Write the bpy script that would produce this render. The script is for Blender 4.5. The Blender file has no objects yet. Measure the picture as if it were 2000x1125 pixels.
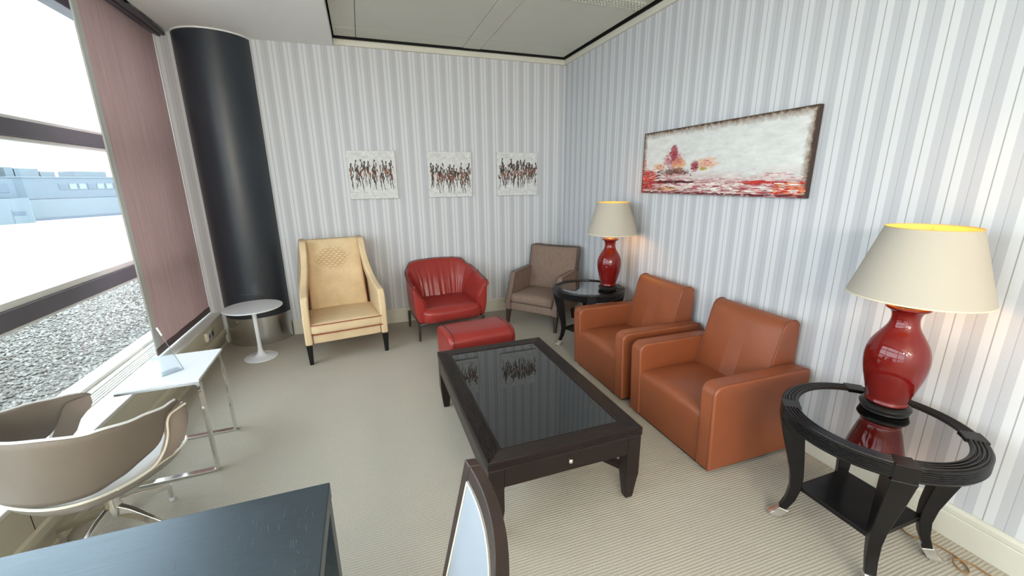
import bpy, bmesh, math, random
from mathutils import Vector, Matrix
PI = math.pi
sin, cos = math.sin, math.cos
scn = bpy.context.scene
COL = scn.collection
random.seed(7)

# ------------------------------------------------------------------ camera, sky, lights, exposure
F, YAW, PITCH, ROLL = 798.9136, 0.33980, 0.25580, -0.0114
CX, CY, CZ = -2.3820, -4.7741, 1.6
cam = bpy.data.cameras.new('camera'); cob = bpy.data.objects.new('camera', cam); COL.objects.link(cob)
fw = Vector((sin(YAW)*cos(PITCH), cos(YAW)*cos(PITCH), -sin(PITCH)))
rt = Vector((cos(YAW), -sin(YAW), 0)); up = rt.cross(fw)
r2 = rt*cos(ROLL) + up*sin(ROLL); u2 = r2.cross(fw)
M = Matrix((r2, u2, -fw)).transposed().to_4x4(); M.translation = (CX, CY, CZ)
cob.matrix_world = M
cam.sensor_width = 36; cam.sensor_fit = 'HORIZONTAL'; cam.lens = 36*F/2000; cam.clip_start = .02; cam.clip_end = 1000
scn.camera = cob
vs = scn.view_settings
vs.view_transform = 'Standard'; vs.look = 'None'; vs.gamma = 1; vs.use_curve_mapping = False
vs.exposure = 0.18
try:
    cy = scn.cycles
    cy.use_denoising = True; cy.denoiser = 'OPENIMAGEDENOISE'
    cy.max_bounces = 10; cy.diffuse_bounces = 5; cy.glossy_bounces = 5; cy.transmission_bounces = 6; cy.transparent_max_bounces = 12
    cy.sample_clamp_indirect = 8; cy.caustics_reflective = False; cy.caustics_refractive = False
except Exception:
    pass
world = bpy.data.worlds.new('overcast_sky'); scn.world = world; world.use_nodes = True
bg = world.node_tree.nodes['Background']
bg.inputs[0].default_value = (.82, .92, 1, 1); bg.inputs[1].default_value = 5.5

def area(name, loc, size, power, color, rot=(0, 0, 0), shape='DISK', size_y=None):
    l = bpy.data.lights.new(name, 'AREA'); l.shape = shape; l.size = size; l.energy = power; l.color = color
    if size_y: l.size_y = size_y
    o = bpy.data.objects.new(name, l); COL.objects.link(o); o.location = loc; o.rotation_euler = rot
    return o
FILL_LAMPS = [(-1.9, -7.3), (-3.2, -7.0), (-1.9, -8.5), (-3.2, -8.5)]  # unseen fill lamps added behind the camera to even out the room light
for q in FILL_LAMPS:
    l = bpy.data.lights.new('fill_bulb', 'POINT'); l.energy = 86; l.color = (1, .95, .88); l.shadow_soft_size = .13
    o = bpy.data.objects.new('fill_bulb', l); COL.objects.link(o); o.location = (q[0], q[1], 2.22)

# ------------------------------------------------------------------ materials
def lin(c):
    c = c/255.0
    return c/12.92 if c <= .04045 else ((c+.055)/1.055)**2.4
def S(r, g, b): return (lin(r), lin(g), lin(b), 1)
class NT:
    def __init__(s, name):
        s.m = bpy.data.materials.new(name); s.m.use_nodes = True; s.t = s.m.node_tree; s.t.nodes.clear()
        s.out = s.n('ShaderNodeOutputMaterial'); s.b = s.n('ShaderNodeBsdfPrincipled'); s.l(s.b.outputs[0], s.out.inputs[0])
    def n(s, typ, **kw):
        x = s.t.nodes.new(typ)
        for k, v in kw.items(): setattr(x, k, v)
        return x
    def l(s, a, b): s.t.links.new(a, b)
    def set(s, node, idx, v):
        if hasattr(v, 'is_linked') or isinstance(v, bpy.types.NodeSocket): s.l(v, node.inputs[idx])
        else: node.inputs[idx].default_value = v
    def math(s, op, a, b=None, c=None):
        x = s.n('ShaderNodeMath', operation=op); s.set(x, 0, a)
        if b is not None: s.set(x, 1, b)
        if c is not None: s.set(x, 2, c)
        return x.outputs[0]
    def mix(s, f, a, b):
        x = s.n('ShaderNodeMix', data_type='RGBA'); s.set(x, 0, f); s.set(x, 6, a); s.set(x, 7, b); return x.outputs[2]
    def obj(s):
        return s.n('ShaderNodeTexCoord').outputs['Object']
    def xyz(s, v=None):
        x = s.n('ShaderNodeSeparateXYZ'); s.l(v if v is not None else s.obj(), x.inputs[0]); return x.outputs
    def noise(s, scale, detail=3, rough=.55, vec=None, stretch=None):
        v = vec if vec is not None else s.obj()
        if stretch:
            mp = s.n('ShaderNodeMapping'); mp.inputs['Scale'].default_value = stretch; s.l(v, mp.inputs[0]); v = mp.outputs[0]
        x = s.n('ShaderNodeTexNoise'); x.inputs['Scale'].default_value = scale; x.inputs['Detail'].default_value = detail
        x.inputs['Roughness'].default_value = rough; s.l(v, x.inputs['Vector']); return x.outputs[0]
    def ramp(s, f, a, b):
        x = s.n('ShaderNodeMapRange'); s.set(x, 0, f); x.inputs[1].default_value = a; x.inputs[2].default_value = b; return x.outputs[0]
    def bump(s, h, strength=.3, dist=.01):
        x = s.n('ShaderNodeBump'); x.inputs['Strength'].default_value = strength; x.inputs['Distance'].default_value = dist
        s.l(h, x.inputs['Height']); s.l(x.outputs[0], s.b.inputs['Normal'])
def mat(name, c, rough=.5, metal=0, ior=1.5, var=0, vscale=8, stretch=None, bscale=0, bstr=.2, bdist=.003, bstretch=None, coat=0, sheen=0):
    t = NT(name); b = t.b
    b.inputs['Roughness'].default_value = rough; b.inputs['Metallic'].default_value = metal; b.inputs['IOR'].default_value = ior
    if coat: b.inputs['Coat Weight'].default_value = coat; b.inputs['Coat Roughness'].default_value = .05
    if sheen: b.inputs['Sheen Weight'].default_value = sheen
    if var:
        f = t.noise(vscale, 4, .6, stretch=stretch)
        lo = tuple(x*(1-var) for x in c[:3])+(1,); hi = tuple(min(1, x*(1+var)) for x in c[:3])+(1,)
        t.l(t.mix(t.ramp(f, .25, .75), lo, hi), b.inputs['Base Color'])
    else: b.inputs['Base Color'].default_value = c
    if bscale: t.bump(t.noise(bscale, 3, .6, stretch=bstretch), bstr, bdist)
    return t.m

def wallpaper(name, axis, phase, sign):
    t = NT(name); p = t.xyz(); P = .128
    u = t.math('MULTIPLY', t.math('SUBTRACT', p[axis], phase), sign/P)
    f = t.math('FRACT', u)                       # 0..1 across one repeat, 0 at the dark line in the pale band
    half = t.math('ABSOLUTE', t.math('SUBTRACT', f, .5))          # 0 mid grey band, .5 mid pale band
    grey = t.math('LESS_THAN', half, .25)
    right = t.math('GREATER_THAN', f, .5)
    l1 = t.math('GREATER_THAN', half, .483)      # dark pinstripe in the pale band
    l2 = t.math('LESS_THAN', half, .011)         # faint pinstripe in the grey band
    fine = t.math('MULTIPLY', t.math('GREATER_THAN', t.math('FRACT', t.math('MULTIPLY', u, 30)), .55), t.math('MULTIPLY', grey, right))
    pale, gr = S(209, 211, 214), S(189, 191, 196)
    c = t.mix(grey, pale, gr)
    c = t.mix(t.math('MULTIPLY', fine, .16), c, S(128, 128, 136))
    c = t.mix(t.math('MULTIPLY', l2, .6), c, S(140, 141, 146))
    c = t.mix(t.math('MULTIPLY', l1, .8), c, S(140, 138, 140))
    c = t.mix(t.math('MULTIPLY', t.noise(2.2, 3), .06), c, S(200, 196, 190))
    t.l(c, t.b.inputs['Base Color']); t.b.inputs['Roughness'].default_value = .62
    t.bump(t.noise(420, 2), .06, .001)
    return t.m
MAT = {}
MAT['paper_back'] = wallpaper('striped_wallpaper_back', 0, -3.052, 1)
MAT['paper_right'] = wallpaper('striped_wallpaper_right', 1, -3.442, -1)
MAT['trim'] = mat('cream_painted_wood', S(205, 203, 190), .45, var=.03, vscale=3)
MAT['cabinet'] = mat('beige_painted_metal', S(212, 206, 186), .42, var=.03, vscale=3)
MAT['sill'] = mat('white_sill', S(226, 226, 220), .35, var=.02)
MAT['soffit'] = mat('white_ceiling_paint', S(236, 237, 234), .7, var=.02, vscale=2)
MAT['tile'] = mat('grey_ceiling_metal', S(202, 202, 192), .5, var=.03, vscale=2)
MAT['void'] = mat('dark_ceiling_void', (.006, .006, .006, 1), .8)
MAT['frame'] = mat('grey_aluminium_frame', S(98, 96, 103), .45, metal=.3, var=.08, vscale=4)
MAT['column'] = mat('blue_black_column_paint', S(44, 50, 58), .38, var=.08, vscale=3, bscale=60, bstr=.03)
MAT['chrome'] = mat('chrome', (.78, .77, .75, 1), .07, metal=1)
MAT['darkmetal'] = mat('gunmetal', (.16, .16, .16, 1), .3, metal=1)
MAT['silver'] = mat('silver_cap', (.88, .88, .87, 1), .28, metal=1)
MAT['brass'] = mat('brass', (.75, .5, .18, 1), .25, metal=1)
MAT['white'] = mat('white_lacquer', S(225, 226, 230), .25, var=.01)
MAT['tan'] = mat('tan_leather', S(136, 74, 45), .42, var=.09, vscale=5, bscale=260, bstr=.12, bdist=.002)
MAT['tanseam'] = mat('tan_leather_seam', S(112, 60, 38), .5)
MAT['red'] = mat('red_leather', S(148, 46, 41), .33, var=.1, vscale=5, bscale=200, bstr=.1, bdist=.002)
MAT['redpipe'] = mat('dark_red_piping', S(66, 24, 24), .5)
MAT['cream'] = mat('cream_upholstery', S(212, 188, 152), .8, var=.07, vscale=9, bscale=500, bstr=.25, bdist=.002)
MAT['rust'] = mat('rust_piping', S(140, 58, 34), .6)
MAT['taupe'] = mat('taupe_woven_fabric', S(124, 104, 92), .9, var=.16, vscale=60, stretch=(1, 1, .12), bscale=500, bstr=.35, bdist=.002)
MAT['taupedark'] = mat('taupe_piping', S(72, 62, 58), .8)
MAT['espresso'] = mat('espresso_wood', S(34, 26, 25), .34, var=.3, vscale=14, stretch=(1, 1, 8), bscale=50, bstr=.1, bstretch=(8, 1, 1))
MAT['blackwood'] = mat('black_lacquered_wood', S(21, 19, 20), .28, var=.2, vscale=20, bscale=90, bstr=.05)
MAT['blackleg'] = mat('black_leg_wood', S(24, 23, 24), .35)
MAT['brownleg'] = mat('dark_brown_leg_wood', S(62, 47, 42), .4, var=.15, vscale=20)
MAT['redglaze'] = mat('oxblood_ceramic_glaze', S(104, 18, 16), .045, var=.12, vscale=12, ior=1.5)
MAT['gravelpad'] = mat('gravel_bed', S(98, 95, 90), .9, var=.3, vscale=30)
for k_ in ('blackwood', 'espresso', 'blackleg'):
    for n_ in MAT[k_].node_tree.nodes:
        if n_.type == 'BSDF_PRINCIPLED': n_.inputs['Specular IOR Level'].default_value = .28
MAT['concrete'] = mat('pale_apron_concrete', S(196, 197, 196), .8, var=.12, vscale=.12)
MAT['pane'] = None

t = NT('ribbed_carpet'); p = t.xyz()
wob = t.math('MULTIPLY', t.noise(3, 2), .012)
rib = t.math('SINE', t.math('MULTIPLY', t.math('ADD', t.math('ADD', p[1], t.math('MULTIPLY', p[0], .02)), wob), 2*PI/.0135))
fl = t.noise(170, 3, .7); st = t.ramp(t.noise(1.3, 4, .6), .35, .75); sp = t.ramp(t.noise(14, 3, .7), .70, .78)
c = t.mix(t.ramp(fl, .3, .7), S(174, 167, 154), S(203, 197, 184))
c = t.mix(t.math('MULTIPLY', t.ramp(rib, 1, -1), .30), c, S(122, 113, 99))
c = t.mix(t.math('MULTIPLY', st, .14), c, S(140, 132, 118))
c = t.mix(t.math('MULTIPLY', sp, .22), c, S(112, 102, 90))
t.l(c, t.b.inputs['Base Color']); t.b.inputs['Roughness'].default_value = .95; t.b.inputs['Specular IOR Level'].default_value = .1
t.bump(t.math('ADD', t.math('MULTIPLY', rib, .5), t.math('MULTIPLY', fl, .8)), .35, .003)
MAT['carpet'] = t.m

t = NT('brushed_steel'); b = t.b
b.inputs['Metallic'].default_value = 1; b.inputs['Base Color'].default_value = (.68, .67, .665, 1); b.inputs['Roughness'].default_value = .24
t.bump(t.noise(40, 3, .6, stretch=(1, 1, 40)), .12, .002)
MAT['steel'] = t.m

def fabric_blind(name, c, tr):
    t = NT(name)
    d = t.n('ShaderNodeBsdfDiffuse'); g = t.n('ShaderNodeBsdfTranslucent'); mx = t.n('ShaderNodeMixShader')
    f = t.noise(6, 4, .6, stretch=(1, 6, .3)); col = t.mix(t.ramp(f, .25, .75), tuple(x*.86 for x in c[:3])+(1,), tuple(x*1.1 for x in c[:3])+(1,))
    t.l(col, d.inputs[0]); t.l(col, g.inputs[0]); mx.inputs[0].default_value = tr
    t.l(d.outputs[0], mx.inputs[1]); t.l(g.outputs[0], mx.inputs[2]); t.l(mx.outputs[0], t.out.inputs[0])
    return t.m
MAT['blind'] = fabric_blind('mauve_blind_fabric', S(208, 186, 184), .32)
MAT['edge_glow'] = fabric_blind('blind_edge_glow', S(205, 205, 200), .25)
t = NT('ivory_lamp_shade')
d_ = t.n('ShaderNodeBsdfDiffuse'); g_ = t.n('ShaderNodeBsdfTranslucent'); x_ = t.n('ShaderNodeMixShader')
d_.inputs[0].default_value = S(180, 172, 159); g_.inputs[0].default_value = S(220, 196, 160); x_.inputs[0].default_value = .02
t.l(d_.outputs[0], x_.inputs[1]); t.l(g_.outputs[0], x_.inputs[2]); t.l(x_.outputs[0], t.out.inputs[0]); MAT['shade'] = t.m
MAT['shadein'] = mat('golden_shade_lining', S(250, 214, 100), .6)
MAT['headrail'] = mat('mauve_grey_rail', S(92, 84, 90), .5)

def glass_thin(name, tint, extra=0.0):
    t = NT(name); tr = t.n('ShaderNodeBsdfTransparent'); gl = t.n('ShaderNodeBsdfGlossy'); mx = t.n('ShaderNodeMixShader'); fr = t.n('ShaderNodeFresnel')
    fr.inputs[0].default_value = 1.45; tr.inputs[0].default_value = tint; gl.inputs['Roughness'].default_value = .02
    front = t.math('SUBTRACT', 1.0, t.n('ShaderNodeNewGeometry').outputs['Backfacing'])
    t.l(t.math('MULTIPLY', t.math('ADD', fr.outputs[0], extra), front), mx.inputs[0]); t.l(tr.outputs[0], mx.inputs[1]); t.l(gl.outputs[0], mx.inputs[2]); t.l(mx.outputs[0], t.out.inputs[0])
    return t.m
MAT['pane'] = glass_thin('window_glass', (.97, .985, .98, 1))
MAT['acrylic'] = glass_thin('clear_acrylic', (.94, .965, .98, 1), .04)
MAT['acryledge'] = mat('acrylic_edge', S(120, 126, 128), .2)

def mirror_glass(name, c, metal, ior=1.5):
    t = NT(name); t.b.inputs['Base Color'].default_value = c; t.b.inputs['Metallic'].default_value = metal; t.b.inputs['Roughness'].default_value = .025; t.b.inputs['IOR'].default_value = ior
    return t.m
MAT['tintglass'] = mirror_glass('bronze_tinted_mirror_glass', (.40, .385, .38, 1), 1)
MAT['blackglass'] = mirror_glass('black_glass', (.012, .013, .014, 1), 0, 1.75)

t = NT('black_stained_oak'); f = t.noise(9, 5, .7, stretch=(1, 14, 1)); g2 = t.noise(40, 4, .7, stretch=(.5, 9, 1))
t.l(t.mix(t.ramp(g2, .35, .75), S(18, 20, 24), S(44, 48, 54)), t.b.inputs['Base Color'])
t.l(t.math('ADD', t.math('MULTIPLY', f, .25), .22), t.b.inputs['Roughness']); t.b.inputs['IOR'].default_value = 2.15; t.b.inputs['Specular Tint'].default_value = (.66, .86, 1, 1)
t.bump(g2, .12, .001)
MAT['blackoak'] = t.m

# cream back panel with the faint woven diamond ornament
t = NT('cream_upholstery_ornament'); p = t.xyz()
xx = t.math('ADD', p[0], .02); zz = t.math('SUBTRACT', p[2], .87)
row = t.math('FLOOR', t.math('DIVIDE', zz, .022))
sh = t.math('MULTIPLY', t.math('MODULO', t.math('ABSOLUTE', row), 2), .5)
cx_ = t.math('ABSOLUTE', t.math('SUBTRACT', t.math('FRACT', t.math('ADD', t.math('DIVIDE', xx, .05), sh)), .5))
cz_ = t.math('ABSOLUTE', t.math('SUBTRACT', t.math('FRACT', t.math('DIVIDE', zz, .022)), .5))
dia = t.math('GREATER_THAN', t.math('ADD', t.math('MULTIPLY', cx_, .9), t.math('MULTIPLY', cz_, .9)), .43)
rr = t.math('ADD', t.math('POWER', t.math('DIVIDE', xx, .175), 2), t.math('POWER', t.math('DIVIDE', zz, .115), 2))
msk = t.ramp(t.math('ADD', rr, t.math('MULTIPLY', t.noise(18, 3), .5)), 1.25, .75)
base = t.mix(t.ramp(t.noise(9, 4, .6), .25, .75), S(204, 178, 138), S(224, 199, 160))
t.l(t.mix(t.math('MULTIPLY', t.math('MULTIPLY', dia, msk), .55), base, S(166, 124, 80)), t.b.inputs['Base Color'])
t.b.inputs['Roughness'].default_value = .8; t.bump(t.noise(500, 2), .25, .002)
MAT['creamback'] = t.m

def canvas_mat(name, lo, hi, sc=26):
    t = NT(name); f = t.noise(sc, 6, .7)
    t.l(t.mix(t.ramp(f, .35, .7), lo, hi), t.b.inputs['Base Color']); t.b.inputs['Roughness'].default_value = .6
    t.bump(f, .55, .006); return t.m
MAT['canvas'] = canvas_mat('white_impasto', S(196, 197, 196), S(226, 228, 228))
t = NT('pale_sky_impasto'); p = t.xyz(); f = t.noise(9, 6, .7, stretch=(1, 1, 3)); g = t.noise(34, 5, .7)
c = t.mix(t.ramp(f, .35, .7), S(204, 206, 204), S(226, 227, 224))
ed = t.math('MINIMUM', t.math('MINIMUM', t.math('SUBTRACT', -1.625, p[1]), t.math('ADD', p[1], 3.105)), t.math('SUBTRACT', 1.982, p[2]))
em = t.ramp(t.math('ADD', ed, t.math('MULTIPLY', g, -.075)), .018, -.030)
U = t.math('MULTIPLY', t.math('ADD', p[1], 1.625), -1/1.48); V = t.math('MULTIPLY', t.math('SUBTRACT', p[2], 1.486), 1/.496)
n1 = t.noise(5, 5, .65, stretch=(1, 1, 5)); n2 = t.noise(11, 5, .7, stretch=(1, 1, 4)); n3 = t.noise(30, 4, .7, stretch=(1, .6, 1.5))
hor = t.math('SUBTRACT', .40, t.math('MULTIPLY', U, .06))
sea = t.ramp(t.math('ADD', t.math('SUBTRACT', hor, V), t.math('MULTIPLY', t.math('SUBTRACT', n1, .5), .55)), .0, .22)
redc = t.mix(t.ramp(n2, .38, .62), S(206, 176, 172), S(150, 44, 54)); redc = t.mix(t.ramp(n1, .50, .66), redc, S(226, 218, 210)); redc = t.mix(t.ramp(n3, .60, .72), redc, S(96, 30, 38))
c = t.mix(t.math('MULTIPLY', sea, .92), c, redc)
def blob(u, v, su, sv, col, amt, prev):
    du = t.math('POWER', t.math('DIVIDE', t.math('SUBTRACT', U, u), su), 2); dv = t.math('POWER', t.math('DIVIDE', t.math('SUBTRACT', V, v), sv), 2)
    d = t.math('ADD', t.math('ADD', du, dv), t.math('MULTIPLY', t.math('SUBTRACT', n3, .5), 4.2))
    return t.mix(t.math('MULTIPLY', t.ramp(d, 1.25, .35), amt), prev, col)
for bb in ((.255, .52, .075, .15, S(176, 84, 96), .75), (.258, .62, .03, .13, S(140, 30, 52), .8), (.30, .46, .06, .07, S(214, 150, 96), .8), (.26, .34, .12, .06, S(92, 44, 36), .85), (.49, .45, .075, .08, S(220, 160, 110), .7), (.415, .42, .028, .09, S(158, 40, 62), .8), (.478, .374, .03, .025, S(176, 150, 40), .85), (.15, .43, .06, .05, S(216, 164, 100), .7), (.06, .22, .075, .16, S(186, 44, 34), .9), (.26, .19, .13, .02, S(60, 28, 44), .85), (.37, .15, .16, .02, S(228, 216, 216), .8), (.82, .17, .10, .02, S(190, 44, 40), .8), (.96, .09, .06, .06, S(206, 100, 60), .8)):
    c = blob(*bb, c)
c = t.mix(em, c, S(120, 92, 66)); c = t.mix(t.ramp(t.math('ADD', ed, t.math('MULTIPLY', g, -.05)), -.008, -.024), c, S(52, 36, 30))
t.l(c, t.b.inputs['Base Color']); t.b.inputs['Roughness'].default_value = .55; t.bump(f, .4, .006)
MAT['skycanvas'] = t.m
PAINT = {}
def paint(r, g, b):
    k = (r, g, b)
    if k not in PAINT: PAINT[k] = mat('oil_paint_%d' % (len(PAINT)+1), S(r, g, b), .5, var=.15, vscale=40)
    return PAINT[k]

# ------------------------------------------------------------------ mesh helpers
class MB:
    def __init__(s): s.v = []; s.f = []; s.mi = []; s.cur = 0
    def add(s, vs, fs, mtx=None):
        n = len(s.v)
        s.v += [tuple(mtx @ Vector(v)) if mtx else tuple(v) for v in vs]
        s.f += [tuple(i+n for i in f) for f in fs]; s.mi += [s.cur]*len(fs); return s
    def box(s, x0, x1, y0, y1, z0, z1, mtx=None):
        return s.add([(x0, y0, z0), (x1, y0, z0), (x1, y1, z0), (x0, y1, z0), (x0, y0, z1), (x1, y0, z1), (x1, y1, z1), (x0, y1, z1)],
                     [(0, 3, 2, 1), (4, 5, 6, 7), (0, 1, 5, 4), (1, 2, 6, 5), (2, 3, 7, 6), (3, 0, 4, 7)], mtx)
    def loft(s, rings, closed=True, caps=True, loop=False, mtx=None):
        n = len(rings[0]); vs = [p for r in rings for p in r]; fs = []
        R = len(rings)
        for i in range(R if loop else R-1):
            j = (i+1) % R
            for k in range(n if closed else n-1):
                l = (k+1) % n; fs.append((i*n+k, i*n+l, j*n+l, j*n+k))
        if caps and not loop and closed:
            fs.append(tuple(range(n-1, -1, -1))); fs.append(tuple((R-1)*n+k for k in range(n)))
        return s.add(vs, fs, mtx)
    def prism(s, poly, axis, a, b, mtx=None):
        def P(u, v, w): return {'x': (w, u, v), 'y': (u, w, v), 'z': (u, v, w)}[axis]
        return s.loft([[P(u, v, a) for u, v in poly], [P(u, v, b) for u, v in poly]], mtx=mtx)
    def lathe(s, prof, n=32, c=(0, 0, 0), closed=False, mtx=None):
        rings = [[(c[0]+r*cos(2*PI*k/n), c[1]+r*sin(2*PI*k/n), c[2]+z) for k in range(n)] for r, z in prof]
        return s.loft(rings, caps=not closed, loop=closed, mtx=mtx)
    def tube(s, path, r, n=8, closed=False, mtx=None):
        P = [Vector(p) for p in path]; rings = []; N = len(P); ref = None
        for i, p in enumerate(P):
            a = P[(i-1) % N] if (closed or i > 0) else p; b = P[(i+1) % N] if (closed or i < N-1) else p
            d = (b-a).normalized()
            if ref is None: ref = Vector((0, 0, 1)) if abs(d.z) < .9 else Vector((1, 0, 0))
            x = (ref - d*ref.dot(d)).normalized(); y = d.cross(x); ref = x
            rad = r[i] if isinstance(r, (list, tuple)) else r
            rings.append([tuple(p + (x*cos(2*PI*k/n)+y*sin(2*PI*k/n))*rad) for k in range(n)])
        return s.loft(rings, loop=closed, caps=not closed, mtx=mtx)
    def pillow(s, x0, x1, y0, y1, z0, z1, r, n=8, crown=(0, 0, 0), warp=None, mtx=None):
        cx, cy_, cz = (x0+x1)/2, (y0+y1)/2, (z0+z1)/2; h = ((x1-x0)/2, (y1-y0)/2, (z1-z0)/2)
        idx = {}; vs = []; fs = []
        def pt(u):
            key = tuple(round(a*1000) for a in u)
            if key in idx: return idx[key]
            p = [u[i]*h[i] for i in range(3)]
            q = [max(-(h[i]-r), min(h[i]-r, p[i])) for i in range(3)]
            d = Vector([p[i]-q[i] for i in range(3)])
            if d.length > 1e-9: d = d.normalized()*r
            w = [q[i]+d[i] for i in range(3)]
            for i in range(3):
                if crown[i]:
                    j, k = (i+1) % 3, (i+2) % 3
                    w[i] += crown[i]*u[i]*(1-u[j]**2)*(1-u[k]**2)
            w = (w[0]+cx, w[1]+cy_, w[2]+cz)
            if warp: w = warp(*w)
            idx[key] = len(vs); vs.append(w); return idx[key]
        g = [-cos(PI*i/n)*.0 + (-1+2*i/n) for i in range(n+1)]
        # denser sampling near the edges so that the rounding reads
        def ease(a): return math.copysign(abs(a)**.55, a) if a else 0
        g = [ease(a) for a in g]
        for ax in range(3):
            for sg in (-1, 1):
                for i in range(n):
                    for j in range(n):
                        c = []
                        for a, b in ((i, j), (i+1, j), (i+1, j+1), (i, j+1)):
                            u = [0, 0, 0]; u[ax] = sg; u[(ax+1) % 3] = g[a]; u[(ax+2) % 3] = g[b]; c.append(pt(u))
                        fs.append(tuple(c if sg > 0 else c[::-1]))
        return s.add(vs, fs, mtx)
    def build(s, name, m, parent=None, bevel=0, seg=2, sub=0, angle=40, recalc=True, kind=None, label=None, loc=None):
        me = bpy.data.meshes.new(name); me.from_pydata(s.v, [], s.f); me.update()
        if recalc:
            b = bmesh.new(); b.from_mesh(me); bmesh.ops.recalc_face_normals(b, faces=b.faces); b.to_mesh(me); b.free()
        ms = m if isinstance(m, list) else [m]
        for k in ms: me.materials.append(k)
        if len(ms) > 1: me.polygons.foreach_set('material_index', s.mi)
        me.polygons.foreach_set('use_smooth', [True]*len(me.polygons))
        me.set_sharp_from_angle(angle=math.radians(angle))
        o = bpy.data.objects.new(name, me); COL.objects.link(o)
        if parent: o.parent = parent
        if loc: o.location = loc
        if bevel:
            md = o.modifiers.new('bevel', 'BEVEL'); md.width = bevel; md.segments = seg; md.limit_method = 'ANGLE'; md.angle_limit = math.radians(35); md.harden_normals = True
        if sub:
            md = o.modifiers.new('sub', 'SUBSURF'); md.levels = sub; md.render_levels = sub
        if kind: o['kind'] = kind
        if label: o['label'] = label
        return o
def tag(o, label, cat, group=None):
    o['label'] = label; o['category'] = cat
    if group: o['group'] = group
    return o
def thing(name, label, cat, loc=(0, 0, 0), rz=0, group=None):
    o = bpy.data.objects.new(name, None); COL.objects.link(o); o.location = loc; o.rotation_euler = (0, 0, math.radians(rz))
    return tag(o, label, cat, group)
def struct(name, loc=(0, 0, 0)):
    o = bpy.data.objects.new(name, None); COL.objects.link(o); o.location = loc; o['kind'] = 'structure'; return o
def dup(root, loc, rz, label):
    r = root.copy(); COL.objects.link(r); r.location = loc; r.rotation_euler = (0, 0, math.radians(rz)); r['label'] = label
    for ch in list(root.children):
        c = ch.copy(); COL.objects.link(c); c.parent = r
        for g in list(ch.children):
            d = g.copy(); COL.objects.link(d); d.parent = c
    return r
def lerp(a, b, t): return a+(b-a)*t
def poly_interp(pts, x):
    for (a, va), (b, vb) in zip(pts, pts[1:]):
        if x <= b:
            t = (x-a)/(b-a); t = t*t*(3-2*t); return va+(vb-va)*t
    return pts[-1][1]

# ------------------------------------------------------------------ room shell
ZW = 2.90          # top of the wallpaper
YB = -9.0          # end of the room behind the camera
o = MB().box(-4.3, .15, YB-.15, .15, -.12, 0).build('floor', MAT['carpet'], kind='structure')
o = MB().box(-4.3, .15, 0, .15, 0, 3.2).build('wall_back', MAT['paper_back'], kind='structure')
o = MB().box(0, .15, YB, 0, 0, 3.2).build('wall_right', MAT['paper_right'], kind='structure')
o = MB().box(-4.3, .15, YB-.15, YB, 0, 3.2).build('wall_front', MAT['soffit'], kind='structure')
# baseboards: a board with a moulded top
def baseboard(name, prof, axis, a, b):
    MB().prism(prof, axis, a, b).build(name, MAT['trim'], kind='structure', bevel=.002)
pb = [(0, 0), (-.016, 0), (-.016, .118), (-.013, .122), (-.016, .126), (-.016, .148), (-.010, .156), (-.008, .164), (0, .164)]
baseboard('baseboard_right', pb, 'y', YB, 0)
baseboard('baseboard_back', pb, 'x', -3.22, 0)
baseboard('baseboard_back.001', pb, 'x', -3.862, -3.836)
# cornice trims
pc = [(0, 0), (-.022, 0), (-.026, .006), (-.026, .05), (-.020, .056), (0, .056)]
MB().prism([(a, b+ZW) for a, b in pc], 'x', -2.51, 0).build('trim_1', MAT['trim'], kind='structure')
MB().prism([(a, b+ZW) for a, b in pc], 'y', YB, 0).build('trim_2', MAT['trim'], kind='structure')

ceil = struct('ceiling')
MB().box(-4.3, .15, YB, .15, 3.08, 3.2).build('slab', MAT['void'], ceil)
MB().box(-3.85, -2.515, YB, 0, 2.89, 3.06).build('soffit', MAT['soffit'], ceil, bevel=.003)
ZP = 2.972
def panel(x0, x1, y0, y1, z=ZP):
    MB().box(x0+.002, x1-.002, y0+.002, y1-.002, z, z+.02).build('panel', MAT['tile'], ceil, bevel=.0025, seg=1)
for (y0, y1) in [(-.36, -.052), (-1.45, -.36)]:
    for (x0, x1) in [(-2.50, -2.30), (-2.30, -1.236), (-1.045, -.05)]: panel(x0, x1, y0, y1)
    panel(-1.236, -1.045, y0, y1, ZP-.004)
panel(-2.50, -2.30, -.30, -.20, ZP-.004)
for y1 in (-1.62, -2.72, -3.82, -4.92, -6.02, -7.12, -8.22):
    y0 = max(y1-1.1, YB)
    for (x0, x1) in [(-2.50, -2.30), (-2.30, -1.236), (-1.045, -.05)]: panel(x0, x1, y0, y1)
    panel(-1.236, -1.045, y0, y1, ZP-.004)
panel(-2.50, -1.045, -1.62, -1.45)
MB().box(-2.514, 0, -.006, -.0005, 2.957, 3.079).build('gap_shade_strip', MAT['void'], ceil)  # black strips over the wallpaper paint the shade inside the ceiling gap
MB().box(-.006, -.0005, YB, -.007, 2.957, 3.079).build('gap_shade_strip', MAT['void'], ceil)
gr = MB().box(-1.043, -.05, -1.618, -1.452, ZP, ZP+.02).build('grille_plate', MAT['tile'], ceil, bevel=.002, seg=1)
m1 = MB(); m2 = MB()
for i in range(32):
    for j in range(4):
        x = -1.01+i*.0295; y = -1.595+j*.040
        m1.lathe([(.0125, 0), (.0120, -.006), (.0085, -.009), (.0085, 0)], 10, (x, y, ZP), closed=True)
        m2.lathe([(.0001, -.0015), (.0085, -.0015), (.0085, -.0005), (.0001, -.0005)], 8, (x, y, ZP))
m1.build('nozzle_rims', MAT['tile'], gr, kind='stuff'); m2.build('nozzle_holes', MAT['void'], gr, kind='stuff')
opal = glass_thin('opal_glass', (.96, .94, .90, 1))
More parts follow.
